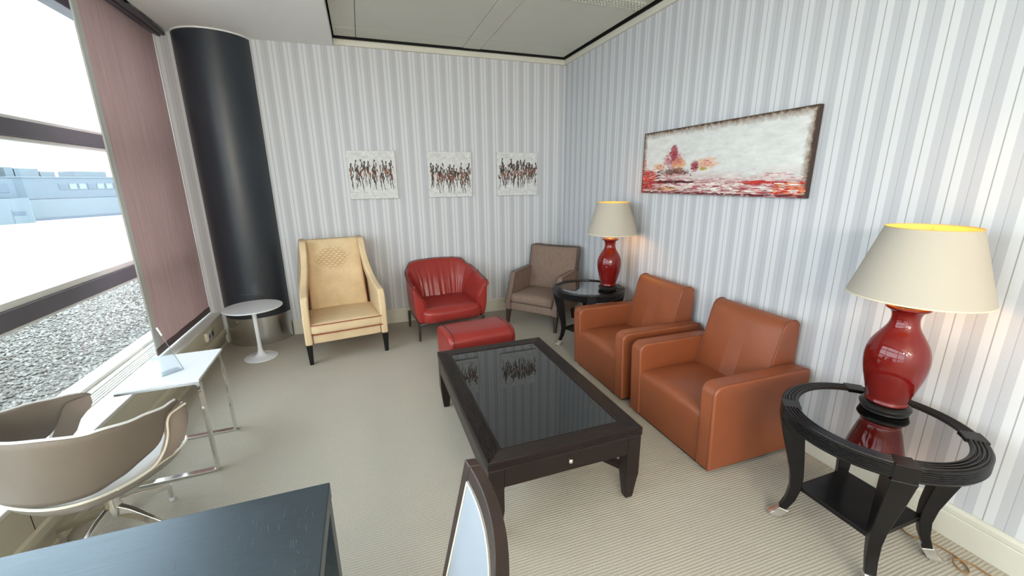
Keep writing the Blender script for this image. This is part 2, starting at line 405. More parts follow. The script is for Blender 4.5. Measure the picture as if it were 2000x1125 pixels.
for i, q in enumerate(FILL_LAMPS):
    zc = ZP if q[0] > -2.515 else 2.89
    t_ = thing('added_fill_lamp', 'added globe fill lamp, unseen behind the viewpoint, ' + ['nearer row away from the windows', 'nearer row by the windows', 'rear row away from the windows', 'rear row by the windows'][i], 'lamp', (q[0], q[1], 2.22), group='added globe fill lamps behind the viewpoint')
    MB().lathe([(.001, -.16)]+[(.16*sin(PI*k/16), -.16*cos(PI*k/16)) for k in range(1, 16)]+[(.001, .16)], 32).build('globe', opal, t_)
    MB().lathe([(.03, .155), (.03, .185), (.008, .19), (.004, .2), (.004, zc-2.22-.03), (.05, zc-2.22-.025), (.05, zc-2.22-.001), (.001, zc-2.22-.0005)], 24).build('stem', MAT['chrome'], t_)

# ------------------------------------------------------------------ window wall
XG = -4.20
def window(name, y0, y1):
    w = struct(name)
    fr = MB()
    fr.box(XG-.06, XG+.05, y0-.05, y0+.05, .30, 2.84); fr.box(XG-.06, XG+.05, y1-.05, y1+.05, .30, 2.84)
    fr.box(XG-.06, XG+.05, y0+.05, y1-.05, 2.77, 2.84)
    fr.build('window_frame', MAT['frame'], w, bevel=.004)
    MB().box(XG-.06, XG+.05, y0+.05, y1-.05, .30, .36).build('window_sill', MAT['sill'], w, bevel=.004)
    for z0, z1 in ((.884, .982), (1.868, 1.962)):
        MB().box(XG-.05, XG+.05, y0+.05, y1-.05, z0, z1).build('transom', MAT['frame'], w, bevel=.004)
        MB().box(XG-.03, XG+.03, y0+.05, y1-.05, z0-.022, z0-.0005).build('glazing_bead', MAT['sill'], w, bevel=.002)
        MB().box(XG-.03, XG+.03, y0+.05, y1-.05, z1+.0005, z1+(.021 if z1 > 1.5 else .038)).build('glazing_bead', MAT['sill'], w, bevel=.002)
    for z0, z1 in ((.362, .86), (1.022, 1.844), (1.984, 2.768)):
        MB().box(XG-.006, XG+.006, y0+.05, y1-.05, z0, z1).build('pane', MAT['pane'], w)
for i, (a, b) in enumerate([(-2.95, 0), (-5.95, -2.95), (-9.0, -5.95)]): window('window_%d' % (i+1), a, b)
wl = MB().box(-4.30, -4.125, YB, 0, 0, .30).build('wall_left', MAT['sill'], kind='structure')
MB().box(-4.30, -4.10, YB, 0, 2.841, 3.08).build('wall_left.001', MAT['headrail'], kind='structure')

cab = thing('radiator_cabinet', 'long low beige radiator cabinet with white slotted sill under the windows', 'cabinet', (0, 0, 0))
MB().prism([(-4.12, .0), (-3.866, .0), (-3.862, .005), (-3.862, .31), (-4.12, .31)], 'y', YB, -.002).build('casing', MAT['cabinet'], cab)
MB().box(-4.01, -3.855, YB, -.002, .311, .335).build('sill_top', MAT['sill'], cab, bevel=.006)
MB().box(-4.15, -4.105, YB, -.002, .311, .337).build('sill_back_edge', MAT['sill'], cab, bevel=.003)
for k in range(4):
    x = -4.088+k*.021
    MB().box(x-.0068, x+.0068, YB, -.002, .315, .335).build('slat', MAT['sill'], cab, bevel=.002, seg=1)
MB().prism([(-3.861, .09), (-3.850, .092), (-3.845, .10), (-3.845, .118), (-3.850, .122), (-3.845, .126), (-3.845, .148), (-3.861, .155)], 'y', YB, -.002).build('moulding', MAT['cabinet'], cab)
MB().box(-3.8618, -3.852, YB, -.002, .0, .025).build('plinth', MAT['cabinet'], cab)
for y in (-2.70, -5.4):
    MB().box(-3.8622, -3.8608, y-.0015, y+.0015, .156, .309).build('panel_joint', MAT['void'], cab)
out = thing('wall_socket', 'small grey double power socket on the beige cabinet below the blind', 'socket', (-3.862, -.455, .243))
MB().box(0, .022, -.085, .085, -.042, .042).build('back_box', MAT['cabinet'], out, bevel=.003)
MB().box(.0222, .027, -.078, .005, -.036, .036).build('cover', MAT['white'], out, bevel=.003)
MB().box(.0222, .027, .007, .078, -.036, .036).build('cover', MAT['silver'], out, bevel=.003)
for y in (-.036, .043):
    MB().lathe([(.020, .0), (.022, .002), (.012, .003), (.010, 0)], 20, closed=True, mtx=Matrix.Translation((.027, y, 0)) @ Matrix.Rotation(PI/2, 4, 'Y')).build('socket_ring', MAT['darkmetal'], out)

bl = thing('roller_blind', 'lowered mauve-grey roller blind hanging in front of the window beside the black column', 'blind', (-3.96, 0, 0))
def blindsheet(y0, y1, z0, z1, ny, nz, amp):
    vs = []; fs = []
    for side in (0, 1):
        for i in range(ny+1):
            for j in range(nz+1):
                y = lerp(y0, y1, i/ny); z = lerp(z0, z1, j/nz)
                d = amp*(sin(y*14+z*.7)*.6+sin(y*31+1+z*1.3)*.4)*(.35+.65*(1-j/nz))
                vs.append((d+side*.0016, y, z))
    W = nz+1; B = (ny+1)*W
    for i in range(ny):
        for j in range(nz):
            a = i*W+j; fs.append((a, a+1, a+W+1, a+W)); fs.append((B+a, B+a+W, B+a+W+1, B+a+1))
    return vs, fs
MB().add(*blindsheet(-1.10, -.003, .40, 2.86, 26, 24, .004)).build('fabric', MAT['blind'], bl, recalc=False)
hm = MB()  # paler strip paints the window light leaking round the blind's edge
hm.loft([[(-.003, -1.168, z), (.004, -1.160, z), (.0035, -1.10, z), (-.0015, -1.10, z)] for z in (.36, .9, 1.5, 2.1, 2.86)]).build('painted_edge_glow', MAT['edge_glow'], bl)
MB().box(-.006, .008, -1.165, -.003, .345, .40).build('bottom_bar', mat('mauve_bottom_bar', S(96, 80, 84), .7), bl, bevel=.004)
MB().box(-.06, .03, -1.20, -.004, 2.862, 2.93).build('head_box', MAT['headrail'], bl, bevel=.004)
MB().box(.034, .06, -3.4, -.004, 2.845, 2.875).build('rail', MAT['headrail'], bl, bevel=.003)
MB().box(.066, .095, -3.4, -.004, 2.855, 2.885).build('rail', MAT['headrail'], bl, bevel=.003)

# round column built into the back wall
cl = thing('round_column', 'tall round blue-black column with a brushed steel band at its foot', 'column', (-3.53, .08, 0))
MB().lathe([(.310, .292), (.310, 2.878)], 64).build('shaft', MAT['column'], cl)
MB().lathe([(.310, 2.8782), (.314, 2.8785), (.314, 2.8895), (.30, 2.8895)], 64).build('top_ring', MAT['soffit'], cl)  # thin white ring where the shaft meets the soffit
MB().lathe([(.313, 0), (.313, .2905), (.300, .2915)], 64).build('steel_band', MAT['steel'], cl)
MB().lathe([(.004, 0), (.004, .002), (.001, .003)], 10, mtx=Matrix.Translation((-.155, -.272, .262)) @ Matrix.Rotation(PI/2, 4, 'X')).build('screw', MAT['silver'], cl)
sc = MB()
for k in range(14):
    a = -1.6+random.uniform(-.25, .45); z = .545+random.uniform(-.006, .006)+(.10 if k > 9 else 0)
    l_ = random.uniform(.01, .04)
    sc.tube([(.3105*cos(a+q*l_/.31), .3105*sin(a+q*l_/.31), z+.001*q) for q in (0, .5, 1)], .0007, 4)
sc.build('scuff_marks', mat('pale_scuffs', S(120, 124, 128), .6), cl, kind='stuff')

# ------------------------------------------------------------------ pictures
def stroke(m, y, x, z, w, h, lean=0, axis='y'):
    """small lens-shaped dab of paint"""
    n = 7; pts = []
    for k in range(n):
        a = 2*PI*k/n; j = random.uniform(.7, 1.15)
        pts.append((w*cos(a)*j, h*sin(a)*j))
    th = random.uniform(.0008, .0022)
    if axis == 'y':
        a = [(x+u+lean*v, y, z+v) for u, v in pts]; b = [(x+u*.6+lean*v*.6, y-th, z+v*.6) for u, v in pts]
    else:
        a = [(y, x+u, z+v+lean*u) for u, v in pts]; b = [(y-th, x+u*.6, z+v*.6+lean*u*.6) for u, v in pts]
    m.loft([a, b])
figcols = [(48, 40, 38), (62, 48, 42), (98, 58, 46), (132, 84, 60), (86, 58, 50), (178, 176, 174), (40, 36, 36)]
def figure_picture(x0, x1, seed, label, style):
    random.seed(seed)
    cx_ = (x0+x1)/2; t_ = thing('canvas_painting', label, 'painting', (cx_, 0, 1.678), group=None)
    w = (x1-x0)/2; h = .247
    MB().box(-w, w, -.030, -.002, -h, h).build('canvas', MAT['canvas'], t_, bevel=.003)
    m = MB(); mats = [paint(*c) for c in figcols]
    nf = {0: 13, 1: 17, 2: 18}[style]
    for i in range(nf):
        x = lerp(-w*.9, w*.92, (i+.5)/nf)+random.uniform(-.012, .012)
        topz = random.uniform(.04, .13); botz = random.uniform(-.13, -.05)
        if style == 1: botz -= .04; topz -= .01
        if style == 2: topz += random.choice((0, .03))
        m.cur = random.choice((0, 1, 6)); 
        stroke(m, -.0305, x, topz+.018, .0085, .014)                                # head
        for k in range(19):
            f = k/18; z = lerp(topz, botz, f); s = sin(PI*min(1, f*1.1+.08))
            m.cur = random.choice((0, 0, 1, 4, 6, 2)) if f < .3 or f > .62 else random.choice((2, 3, 2, 4, 0, 3))
            if random.random() < .12: m.cur = 5
            stroke(m, -.0305, x+random.uniform(-.016, .016)*(.3+s), z, random.uniform(.004, .010)*(.4+.8*s), random.uniform(.014, .034), random.uniform(-.25, .25))
        m.cur = random.choice((0, 1, 6))
        stroke(m, -.0305, x+random.uniform(-.01, .01), botz-.02, .0034, random.uniform(.025, .05), random.uniform(-.1, .1))
    for k in range(26):
        m.cur = 5; stroke(m, -.0305, random.uniform(-w*.85, w*.85), random.choice((-1, 1))*random.uniform(.17, .23), random.uniform(.01, .04), .0015, 0)
    m.build('brush_strokes', mats, t_, kind='stuff')
    random.seed(seed+50)
figure_picture(-2.502, -2.014, 3, 'square white painting of dark and ochre figures, the one above the cream wing chair', 0)
figure_picture(-1.678, -1.178, 5, 'square white painting with thin rust-brown figures above the red armchair', 1)
figure_picture(-.873, -.364, 9, 'square white painting with black spiky figures nearest the corner, above the taupe armchair', 2)

random.seed(21)
lp = thing('landscape_painting', 'long horizontal painting of a red shore under a pale sky on the right wall', 'painting', (0, 0, 0))
MB().box(-.033, -.002, -3.105, -1.625, 1.486, 1.982).build('stretcher', mat('dark_brown_canvas_edge', S(58, 40, 36), .6), lp, bevel=.002)
MB().box(-.0345, -.0331, -3.104, -1.626, 1.487, 1.981).build('canvas', MAT['skycanvas'], lp)
pc_ = [(150, 40, 50), (176, 60, 74), (196, 120, 128), (222, 190, 190), (232, 228, 222), (110, 26, 36), (84, 34, 34), (190, 48, 40), (206, 150, 96), (190, 160, 60), (66, 30, 40), (214, 120, 90), (180, 160, 156)]
m = MB()
def PU(u): return -1.625-u*1.48
def PV(v): return 1.486+v*.496
def dab(u, v, w, h, c, lean=0):
    if u-w < 0: u = w
    if u+w > 1: u = 1-w
    m.cur = c; stroke(m, -.0346, PU(u), PV(max(.012, min(.98, v))), w*1.48, h*.496, lean, 'x')
for k in range(520):
    u = random.random(); top = .29-.04*u+.035*sin(u*9)+.02*sin(u*23+1); v = top*random.random()**.95
    f = v/top
    if f > .72: c = random.choice((2, 3, 3, 12, 4, 2))
    elif f > .35: c = random.choice((0, 1, 1, 2, 5, 0, 4, 11 if u > .7 else 7))
    else: c = random.choice((0, 5, 4, 4, 3, 12, 7, 6, 11 if u > .6 else 5))
    dab(u, v, random.uniform(.006, .03), random.uniform(.002, .007), c, random.uniform(-.06, .06))
for k in range(120):                      # left shore
    u = abs(random.gauss(0, .16)); v = random.uniform(.03, .36)
    dab(min(u, .45), v, random.uniform(.005, .02), random.uniform(.003, .010), random.choice((0, 5, 6, 6, 1, 10, 0, 7)), random.uniform(-.05, .05))
for k in range(70): dab(random.uniform(.0, .12), random.uniform(.06, .37), random.uniform(.003, .008), random.uniform(.008, .03), random.choice((7, 7, 7, 0, 11)))
for u0, v0, w0, h0, cs, nk in ((.255, .60, .055, .16, (0, 1, 2, 5, 1), 150), (.30, .50, .05, .06, (8, 11, 8, 2), 60), (.42, .42, .03, .07, (0, 5, 1), 50), (.49, .45, .06, .06, (8, 11, 2, 3), 70), (.48, .375, .025, .018, (9,), 14), (.15, .42, .07, .05, (8, 2, 0, 3), 60), (.30, .33, .12, .05, (6, 5, 9, 0), 90), (.02, .45, .03, .12, (1, 2, 8), 40)):
    for k in range(nk):
        f = random.random(); a = random.uniform(-1, 1)
        wid = w0*(1-f*.8)
        dab(u0+a*wid, v0-h0*.75+f*h0*1.6, random.uniform(.003, .009), random.uniform(.002, .008), random.choice(cs), random.uniform(-.1, .1))
for k in range(70): dab(random.uniform(.14, .40), random.uniform(.17, .20), random.uniform(.02, .05), .006, random.choice((10, 10, 5)))
for k in range(70): dab(random.uniform(.2, .95), random.uniform(.06, .17), random.uniform(.01, .05), random.uniform(.004, .012), random.choice((4, 4, 3)), random.uniform(-.05, .05))
for k in range(40): dab(random.uniform(.70, .88), lerp(.2, .155, random.random()), random.uniform(.02, .05), .006, 7, -.03)
for k in range(60): dab(random.uniform(.86, .99), random.uniform(.04, .18), random.uniform(.008, .02), random.uniform(.006, .016), random.choice((11, 7, 11, 8)))
for k in range(80): dab(random.random(), random.uniform(.0, .03), random.uniform(.01, .04), .008, random.choice((5, 6, 10)))
m.build('brush_strokes', [paint(*c) for c in pc_], lp, kind='stuff')
sg = MB(); pts = []
for k in range(60):
    u = .17+.125*k/59; pts.append((-.0375, PU(u), PV(.080+.016*sin(k*1.35)+.008*sin(k*.5+1))))
sg.tube(pts, .0016, 4).build('signature', mat('yellow_paint', S(206, 160, 40), .5), lp)

# ------------------------------------------------------------------ cream wing chair
wc = thing('wing_chair', 'tall cream wing chair with rust-red piping and black tapered legs', 'armchair', (-2.685, -.515, 0), 8.5)
def wx(z): return .300+.063*(1-max(0, min(1, (z-.60)/.40)))**1.8
prof = [(-.385, .185), (-.392, .45), (-.388, .58), (-.365, .628), (-.31, .640), (-.22, .650), (-.12, .678), (-.03, .738), (.045, .83), (.10, .94), (.135, 1.035), (.17, 1.062), (.36, 1.062), (.395, 1.045), (.40, .60), (.37, .185)]
for sx in (-1, 1):
    rings = []
    for q in (0, 1):
        rings.append([(sx*(wx(z)-(.062 if q else 0)), y, z) for y, z in prof])
    MB().loft(rings).build('wing_side', MAT['cream'], wc, bevel=.018, seg=4)
MB().pillow(-.298, .298, -.365, .20, .19, .276, .012, 6).build('front_rail', MAT['cream'], wc)
MB().pillow(-.310, .322, -.392, .20, .279, .378, .03, 10, (0, 0, .018)).build('seat_cushion', MAT['cream'], wc)
def piping_rect(x0, x1, y0, y1, z, r, rc=.03, crown=0):
    pts = []
    for (cx0, cy0, a0) in ((x1-rc, y0+rc, -90), (x1-rc, y1-rc, 0), (x0+rc, y1-rc, 90), (x0+rc, y0+rc, 180)):
        for k in range(5):
            a = math.radians(a0+k*22.5); pts.append((cx0+rc*cos(a), cy0+rc*sin(a), z))
    return pts
MB().tube(piping_rect(-.312, .324, -.394, .19, .372, 0), .0045, 6, closed=True).build('piping', MAT['rust'], wc)
MB().tube(piping_rect(-.312, .324, -.394, .19, .284, 0), .0045, 6, closed=True).build('piping', MAT['rust'], wc)
# back panel leaning backwards, slightly domed
def bk(x, y, z): return (x, y+(z-.36)*.235, z)
MB().pillow(-.262, .262, .13, .24, .34, 1.052, .018, 10, (0, .02, 0), warp=lambda x, y, z: (x*(1.06-.06*(z-.36)/.69), y+(z-.36)*.20, z)).build('backrest', MAT['creamback'], wc)
for sx in (-1, 1):
    MB().tube([(sx*(.272-.018*(z-.38)/.67), .128+(z-.36)*.20, z) for z in (.38, .5, .65, .8, .92, 1.05)], .004, 6).build('piping', MAT['rust'], wc)
MB().box(-.30, .30, .345, .39, .19, 1.04).build('outside_back', MAT['cream'], wc, bevel=.012)
def taper_leg(m, x, y, zt, a, b, dx=0, dy=0):
    m.loft([[(x+dx-b, y+dy-b, 0), (x+dx+b, y+dy-b, 0), (x+dx+b, y+dy+b, 0), (x+dx-b, y+dy+b, 0)], [(x-a, y-a, zt), (x+a, y-a, zt), (x+a, y+a, zt), (x-a, y+a, zt)]]); return m
for x, y, dx, dy in ((-.334, -.362, 0, 0), (.334, -.362, 0, 0), (-.33, .33, 0, .05), (.33, .33, 0, .05)):
    taper_leg(MB(), x, y, .187, .026, .016, dx, dy).build('leg', MAT['blackleg'], wc, bevel=.002)

# ------------------------------------------------------------------ red armchair with ottoman
ra = thing('tub_chair', 'low red leather tub armchair with wrinkled back on thin metal legs', 'armchair', (-1.640, -.43, 0), 5)
# plan curve of the shell, from left tip round the back to right tip
NT_ = 72
def plan(t):           # t 0..1 -> point and outward normal
    a = lerp(-PI*.5-PI*.56, -PI*.5+PI*.56, t)+PI   # sweep through the back
    ex = .72
    ca, sa = cos(a), sin(a)
    x = .425*math.copysign(abs(ca)**ex, ca); y = .02+.315*math.copysign(abs(sa)**ex, sa)
    return x, y
pl = []
tipy = -.315
raw = [(-.372, lerp(tipy, .0, k/10)) for k in range(10)]
for k in range(41):
    a = PI-k*PI/40; ca, sa = cos(a), sin(a)
    raw.append((.372*math.copysign(abs(ca)**.6, ca), .31*abs(sa)**.8))
raw += [(.372, lerp(0, tipy, k/10)) for k in range(1, 11)]
ztop_pts = [(0, .580), (.08, .598), (.20, .635), (.29, .672), (.345, .738), (.40, .744), (.5, .748), (.60, .744), (.655, .738), (.71, .672), (.80, .635), (.92, .598), (1, .580)]
L_ = [0]
for a, b in zip(raw, raw[1:]): L_.append(L_[-1]+math.hypot(a[0]-b[0], a[1]-b[1]))
rings = []; rim = []; rimo = []
NS = 110
def sample(t):
    s = t*L_[-1]
    for i in range(len(raw)-1):
        if s <= L_[i+1]+1e-9:
            f = (s-L_[i])/(L_[i+1]-L_[i]); return lerp(raw[i][0], raw[i+1][0], f), lerp(raw[i][1], raw[i+1][1], f)
    return raw[-1]
for k in range(NS+1):
    t_ = k/NS; x, y = sample(t_)
    xa, ya = sample(max(0, t_-.012)); xb, yb = sample(min(1, t_+.012))
    tx, ty = xb-xa, yb-ya; l = math.hypot(tx, ty); nx, ny = -ty/l, tx/l       # outward (left tip -> back -> right tip)
    zt = poly_interp(ztop_pts, t_)
    back = max(0, 1-abs(t_-.5)/.26)
    flare = .02+.02*back
    def P(n, z): return (x+nx*n, y+ny*n, z)
    wr = (sin(t_*150)+.7*sin(t_*231+2)+.6*sin(t_*97+1))*.0045*min(1, back*2.2)
    th = .062
    ring = [P(-.03, .20), P(-.005, .25), P(.012, .36), P(.016, .48), P(flare, zt-.05), P(flare+.008, zt-.008), P(flare-.006, zt+.004), P(flare-.028, zt-.012),
            P(flare-th+wr*.3, zt-.09), P(-th-.012-.02*back+wr, lerp(zt, .30, .42)), P(-th-.028-.045*back+wr*1.3, .42), P(-th-.04-.07*back+wr*.8, .345), P(-th-.04-.07*back, .26), P(-th, .205)]
    rings.append(ring); rim.append(P(flare+.004, zt+.004))
MB().loft(rings).build('shell', MAT['red'], ra, angle=60, sub=1)
MB().tube(rim, .0045, 6).build('piping', MAT['redpipe'], ra)
for sx, tt in ((-1, 0), (1, NS)):
    e = rings[tt]
    MB().tube([(q[0]-sx*.0, q[1]-.003, q[2]) for q in e[4:13]], .004, 6).build('piping', MAT['red'], ra)
    x = sx*.375; z = .592
    MB().loft([[(x-sx*.02, -.25, z-.01), (x+sx*.022, -.25, z-.02), (x+sx*.026, -.25, z-.004), (x-sx*.02, -.25, z+.006)],
               [(x-sx*.0, -.325, z-.035), (x+sx*.032, -.325, z-.045), (x+sx*.033, -.33, z-.038), (x-sx*.0, -.33, z-.024)]]).build('collar_flap', MAT['red'], ra, bevel=.006)
MB().pillow(-.312, .312, -.350, .235, .195, .355, .055, 12, (.0, .02, .012), warp=lambda x, y, z: (x*(1-.28*max(0, y/.235)**2), y, z-.02*max(0, (-y-.1))+(.0))).build('seat_cushion', MAT['red'], ra)
MB().tube([(-.335, -.29, .19), (.335, -.29, .19)], .011, 8).build('front_rail', MAT['darkmetal'], ra)
MB().tube([(-.335, .24, .19), (.335, .24, .19)], .011, 8).build('rear_rail', MAT['darkmetal'], ra)
for sx in (-1, 1):
    MB().tube([(sx*.335, -.29, .19), (sx*.335, .24, .19)], .011, 8).build('side_rail', MAT['darkmetal'], ra)
    MB().loft([[(sx*.345-.010, -.262, 0), (sx*.345+.010, -.262, 0), (sx*.345+.010, -.242, 0), (sx*.345-.010, -.242, 0)], [(sx*.345-.016, -.30, .195), (sx*.345+.016, -.30, .195), (sx*.345+.016, -.27, .195), (sx*.345-.016, -.27, .195)]]).build('leg', MAT['darkmetal'], ra, bevel=.003)
    MB().loft([[(sx*.35-.010, .262, 0), (sx*.35+.010, .262, 0), (sx*.35+.010, .242, 0), (sx*.35-.010, .242, 0)], [(sx*.35-.016, .25, .195), (sx*.35+.016, .25, .195), (sx*.35+.016, .22, .195), (sx*.35-.016, .22, .195)]]).build('leg', MAT['darkmetal'], ra, bevel=.003)

ot = thing('ottoman', 'red leather ottoman with rounded top behind the coffee table', 'ottoman', (-1.565, -1.50, 0), 6)
def osec(sy, sz, zc):
    r = []
    for k in range(28):
        a = 2*PI*k/28; ca, sa = cos(a), sin(a)
        r.append((sy*math.copysign(abs(ca)**.5, ca), zc+sz*math.copysign(abs(sa)**.55, sa)))
    return r
secs = []
for x, s in ((-.298, .80), (-.296, .90), (-.285, .97), (-.262, 1.0), (-.255, .988), (-.248, 1.0), (-.1, 1.012), (0, 1.0), (.06, 1.01), (.15, 1.0), (.248, 1.0), (.255, .988), (.262, 1.0), (.285, .97), (.296, .90), (.298, .80)):
    secs.append([(x, y, z+(.0022*sin(y*90+x*50) if abs(x) < .2 and z > .3 else 0)) for y, z in osec(.205*s, .145*s, .255)])
MB().loft(secs).build('cushion', MAT['red'], ot, sub=1, angle=60)
for x in (-.2565, .2565):
    MB().tube([(x, y, z) for y, z in osec(.204, .1445, .255)], .0035, 5, closed=True).build('piping', MAT['redpipe'], ot)
MB().box(-.22, .22, -.13, .13, .095, .112).build('frame', MAT['darkmetal'], ot)
for sx in (-1, 1):
    for sy in (-1, 1): taper_leg(MB(), sx*.2, sy*.12, .097, .012, .009).build('leg', MAT['darkmetal'], ot, bevel=.002)

# ------------------------------------------------------------------ taupe armchair
ga = thing('low_armchair', 'taupe fabric armchair with dark piping and brown tapered legs in the corner', 'armchair', (-.532, -.586, 0), -51.5)
for sx in (-1, 1):
    pr = [(-.285, .175), (-.288, .25), (-.215, .42), (-.168, .560), (-.150, .582), (-.10, .588), (.27, .602), (.29, .175)]
    MB().loft([[(sx*.328, y, z) for y, z in pr], [(sx*.262, y, z) for y, z in pr]]).build('arm', MAT['taupe'], ga, bevel=.014, seg=3)
    for xx in (.330, .262):
        MB().tube([(sx*xx, y-.001, z) for y, z in pr[1:5]]+[(sx*xx, y, z+.001) for y, z in pr[5:7]], .003, 5).build('piping', MAT['taupedark'], ga)
MB().pillow(-.262, .262, -.272, .20, .178, .268, .012, 6).build('front_rail', MAT['taupe'], ga)
MB().pillow(-.258, .270, -.300, .18, .270, .372, .032, 10, (0, .012, .016)).build('seat_cushion', MAT['taupe'], ga)
def gwarp(x, y, z): return (x*(1+.02*(z-.3)/.55), y+(z-.33)*.24+.02*(x/.3)**2*0, z+.012*(abs(x)/.3)**2*((z-.3)/.57))
MB().pillow(-.298, .298, .165, .255, .30, .846, .022, 10, (0, .022, 0), warp=gwarp).build('backrest', MAT['taupe'], ga)
def edge_path(y):
    pts = []
    for x, z in [(-.294, .33), (-.296, .5), (-.296, .7), (-.296, .819), (-.286, .839), (-.2, .846), (-.1, .846), (0, .846), (.1, .846), (.2, .846), (.286, .839), (.296, .819), (.296, .7), (.296, .5), (.294, .33)]:
        pts.append(gwarp(x*1.005, y, z+.002))
    return pts
MB().tube(edge_path(.172), .0042, 5).build('piping', MAT['taupedark'], ga)
MB().tube(edge_path(.250), .0042, 5).build('piping', MAT['taupedark'], ga)
for x, y, dx, dy in ((-.298, -.252, -.005, -.02), (.298, -.252, .005, -.02), (-.27, .25, 0, .04), (.27, .25, 0, .04)):
    taper_leg(MB(), x, y, .18, .025, .014, dx, dy).build('leg', MAT['brownleg'], ga, bevel=.002)

# ------------------------------------------------------------------ round side tables
ZT = .60
def round_table(label, loc, rz):
    t_ = thing('round_side_table', label, 'side table', loc, rz)
    R = .335; pr = [(R-.062, ZT-.020), (R-.062, ZT-.004)]
    k = R-.058
    while k < R-.012:
        pr += [(k, ZT-.002), (k+.004, ZT+.003), (k+.0085, ZT+.003), (k+.0105, ZT-.002)]; k += .0125
    pr += [(R-.004, ZT)]
    z = ZT-.003
    while z > ZT-.052:
        pr += [(R+.001, z), (R+.003, z-.003), (R+.001, z-.006), (R-.002, z-.007)]; z -= .0085
    pr += [(R-.004, ZT-.060), (R-.062, ZT-.060)]
    MB().lathe(pr, 96, closed=True).build('top_rim', MAT['blackwood'], t_, angle=50)
    MB().lathe([(.001, ZT-.012), (R-.0625, ZT-.012), (R-.0625, ZT-.005), (.001, ZT-.005)], 64).build('glass_top', MAT['tintglass'], t_)
    MB().lathe([(.001, ZT-.055), (R-.063, ZT-.055), (R-.063, ZT-.0125), (.001, ZT-.0125)], 64).build('apron', MAT['blackwood'], t_)
    for q in range(4):
        rot = Matrix.Rotation(PI/4+q*PI/2, 4, 'Z')
        c = MB(); w = .14
        c.loft([[((R-.066)*cos(a), (R-.066)*sin(a), ZT-.004), ((R-.066)*cos(a), (R-.066)*sin(a), ZT+.0038), ((R+.0040)*cos(a), (R+.0040)*sin(a), ZT+.0038), ((R+.0040)*cos(a), (R+.0040)*sin(a), ZT-.062), ((R-.01)*cos(a), (R-.01)*sin(a), ZT-.062), ((R-.01)*cos(a), (R-.01)*sin(a), ZT-.004)] for a in [w*(i/4-.5)*2*.8 for i in range(5)]], mtx=rot)
        c.build('corner_block', MAT['blackwood'], t_, bevel=.002)
        # sabre leg: (radius of centre line, z, half thickness radial, half width)
        st_ = [(.290, ZT-.0625, .048, .042), (.288, .52, .046, .039), (.274, .44, .041, .035), (.253, .34, .033, .030), (.236, .25, .026, .025), (.232, .18, .022, .022), (.243, .11, .019, .020), (.266, .05, .016, .018)]
        rg = [[(r-a, -b, z), (r+a, -b, z), (r+a, b, z), (r-a, b, z)] for r, z, a, b in st_]
        lg = MB().loft(rg, mtx=rot).build('leg', MAT['blackwood'], t_, bevel=.005, angle=60)
        fc = [(.262, .056, .019, .0205), (.268, .046, .0195, .021), (.270, .043, .0175, .0195), (.274, .036, .0195, .021), (.278, .032, .018, .020), (.286, .020, .021, .022), (.296, .008, .024, .023), (.300, .0, .023, .022)]
        rg = [[(r-a, -b, z-.01), (r+a, -b, z), (r+a*1.25, -b*.4, z), (r+a*1.25, b*.4, z), (r+a, b, z), (r-a, b, z-.01)] if z > .012 else [(r-a, -b, z), (r+a, -b, z), (r+a*1.25, -b*.4, z), (r+a*1.25, b*.4, z), (r+a, b, z), (r-a, b, z)] for r, z, a, b in fc]
        MB().loft(rg, mtx=rot).build('foot_cap', MAT['silver'], lg, angle=60, bevel=.002)
    MB().box(-.160, .160, -.160, .160, .170, .192).build('shelf', MAT['blackwood'], t_, bevel=.003)
    return t_
round_table('round black side table with mirrored glass top in the right foreground', (-.410, -3.835, 0), 0)
far = round_table('round black side table with mirrored top between taupe and tan armchairs', (-.415, -1.425, 0), 20)

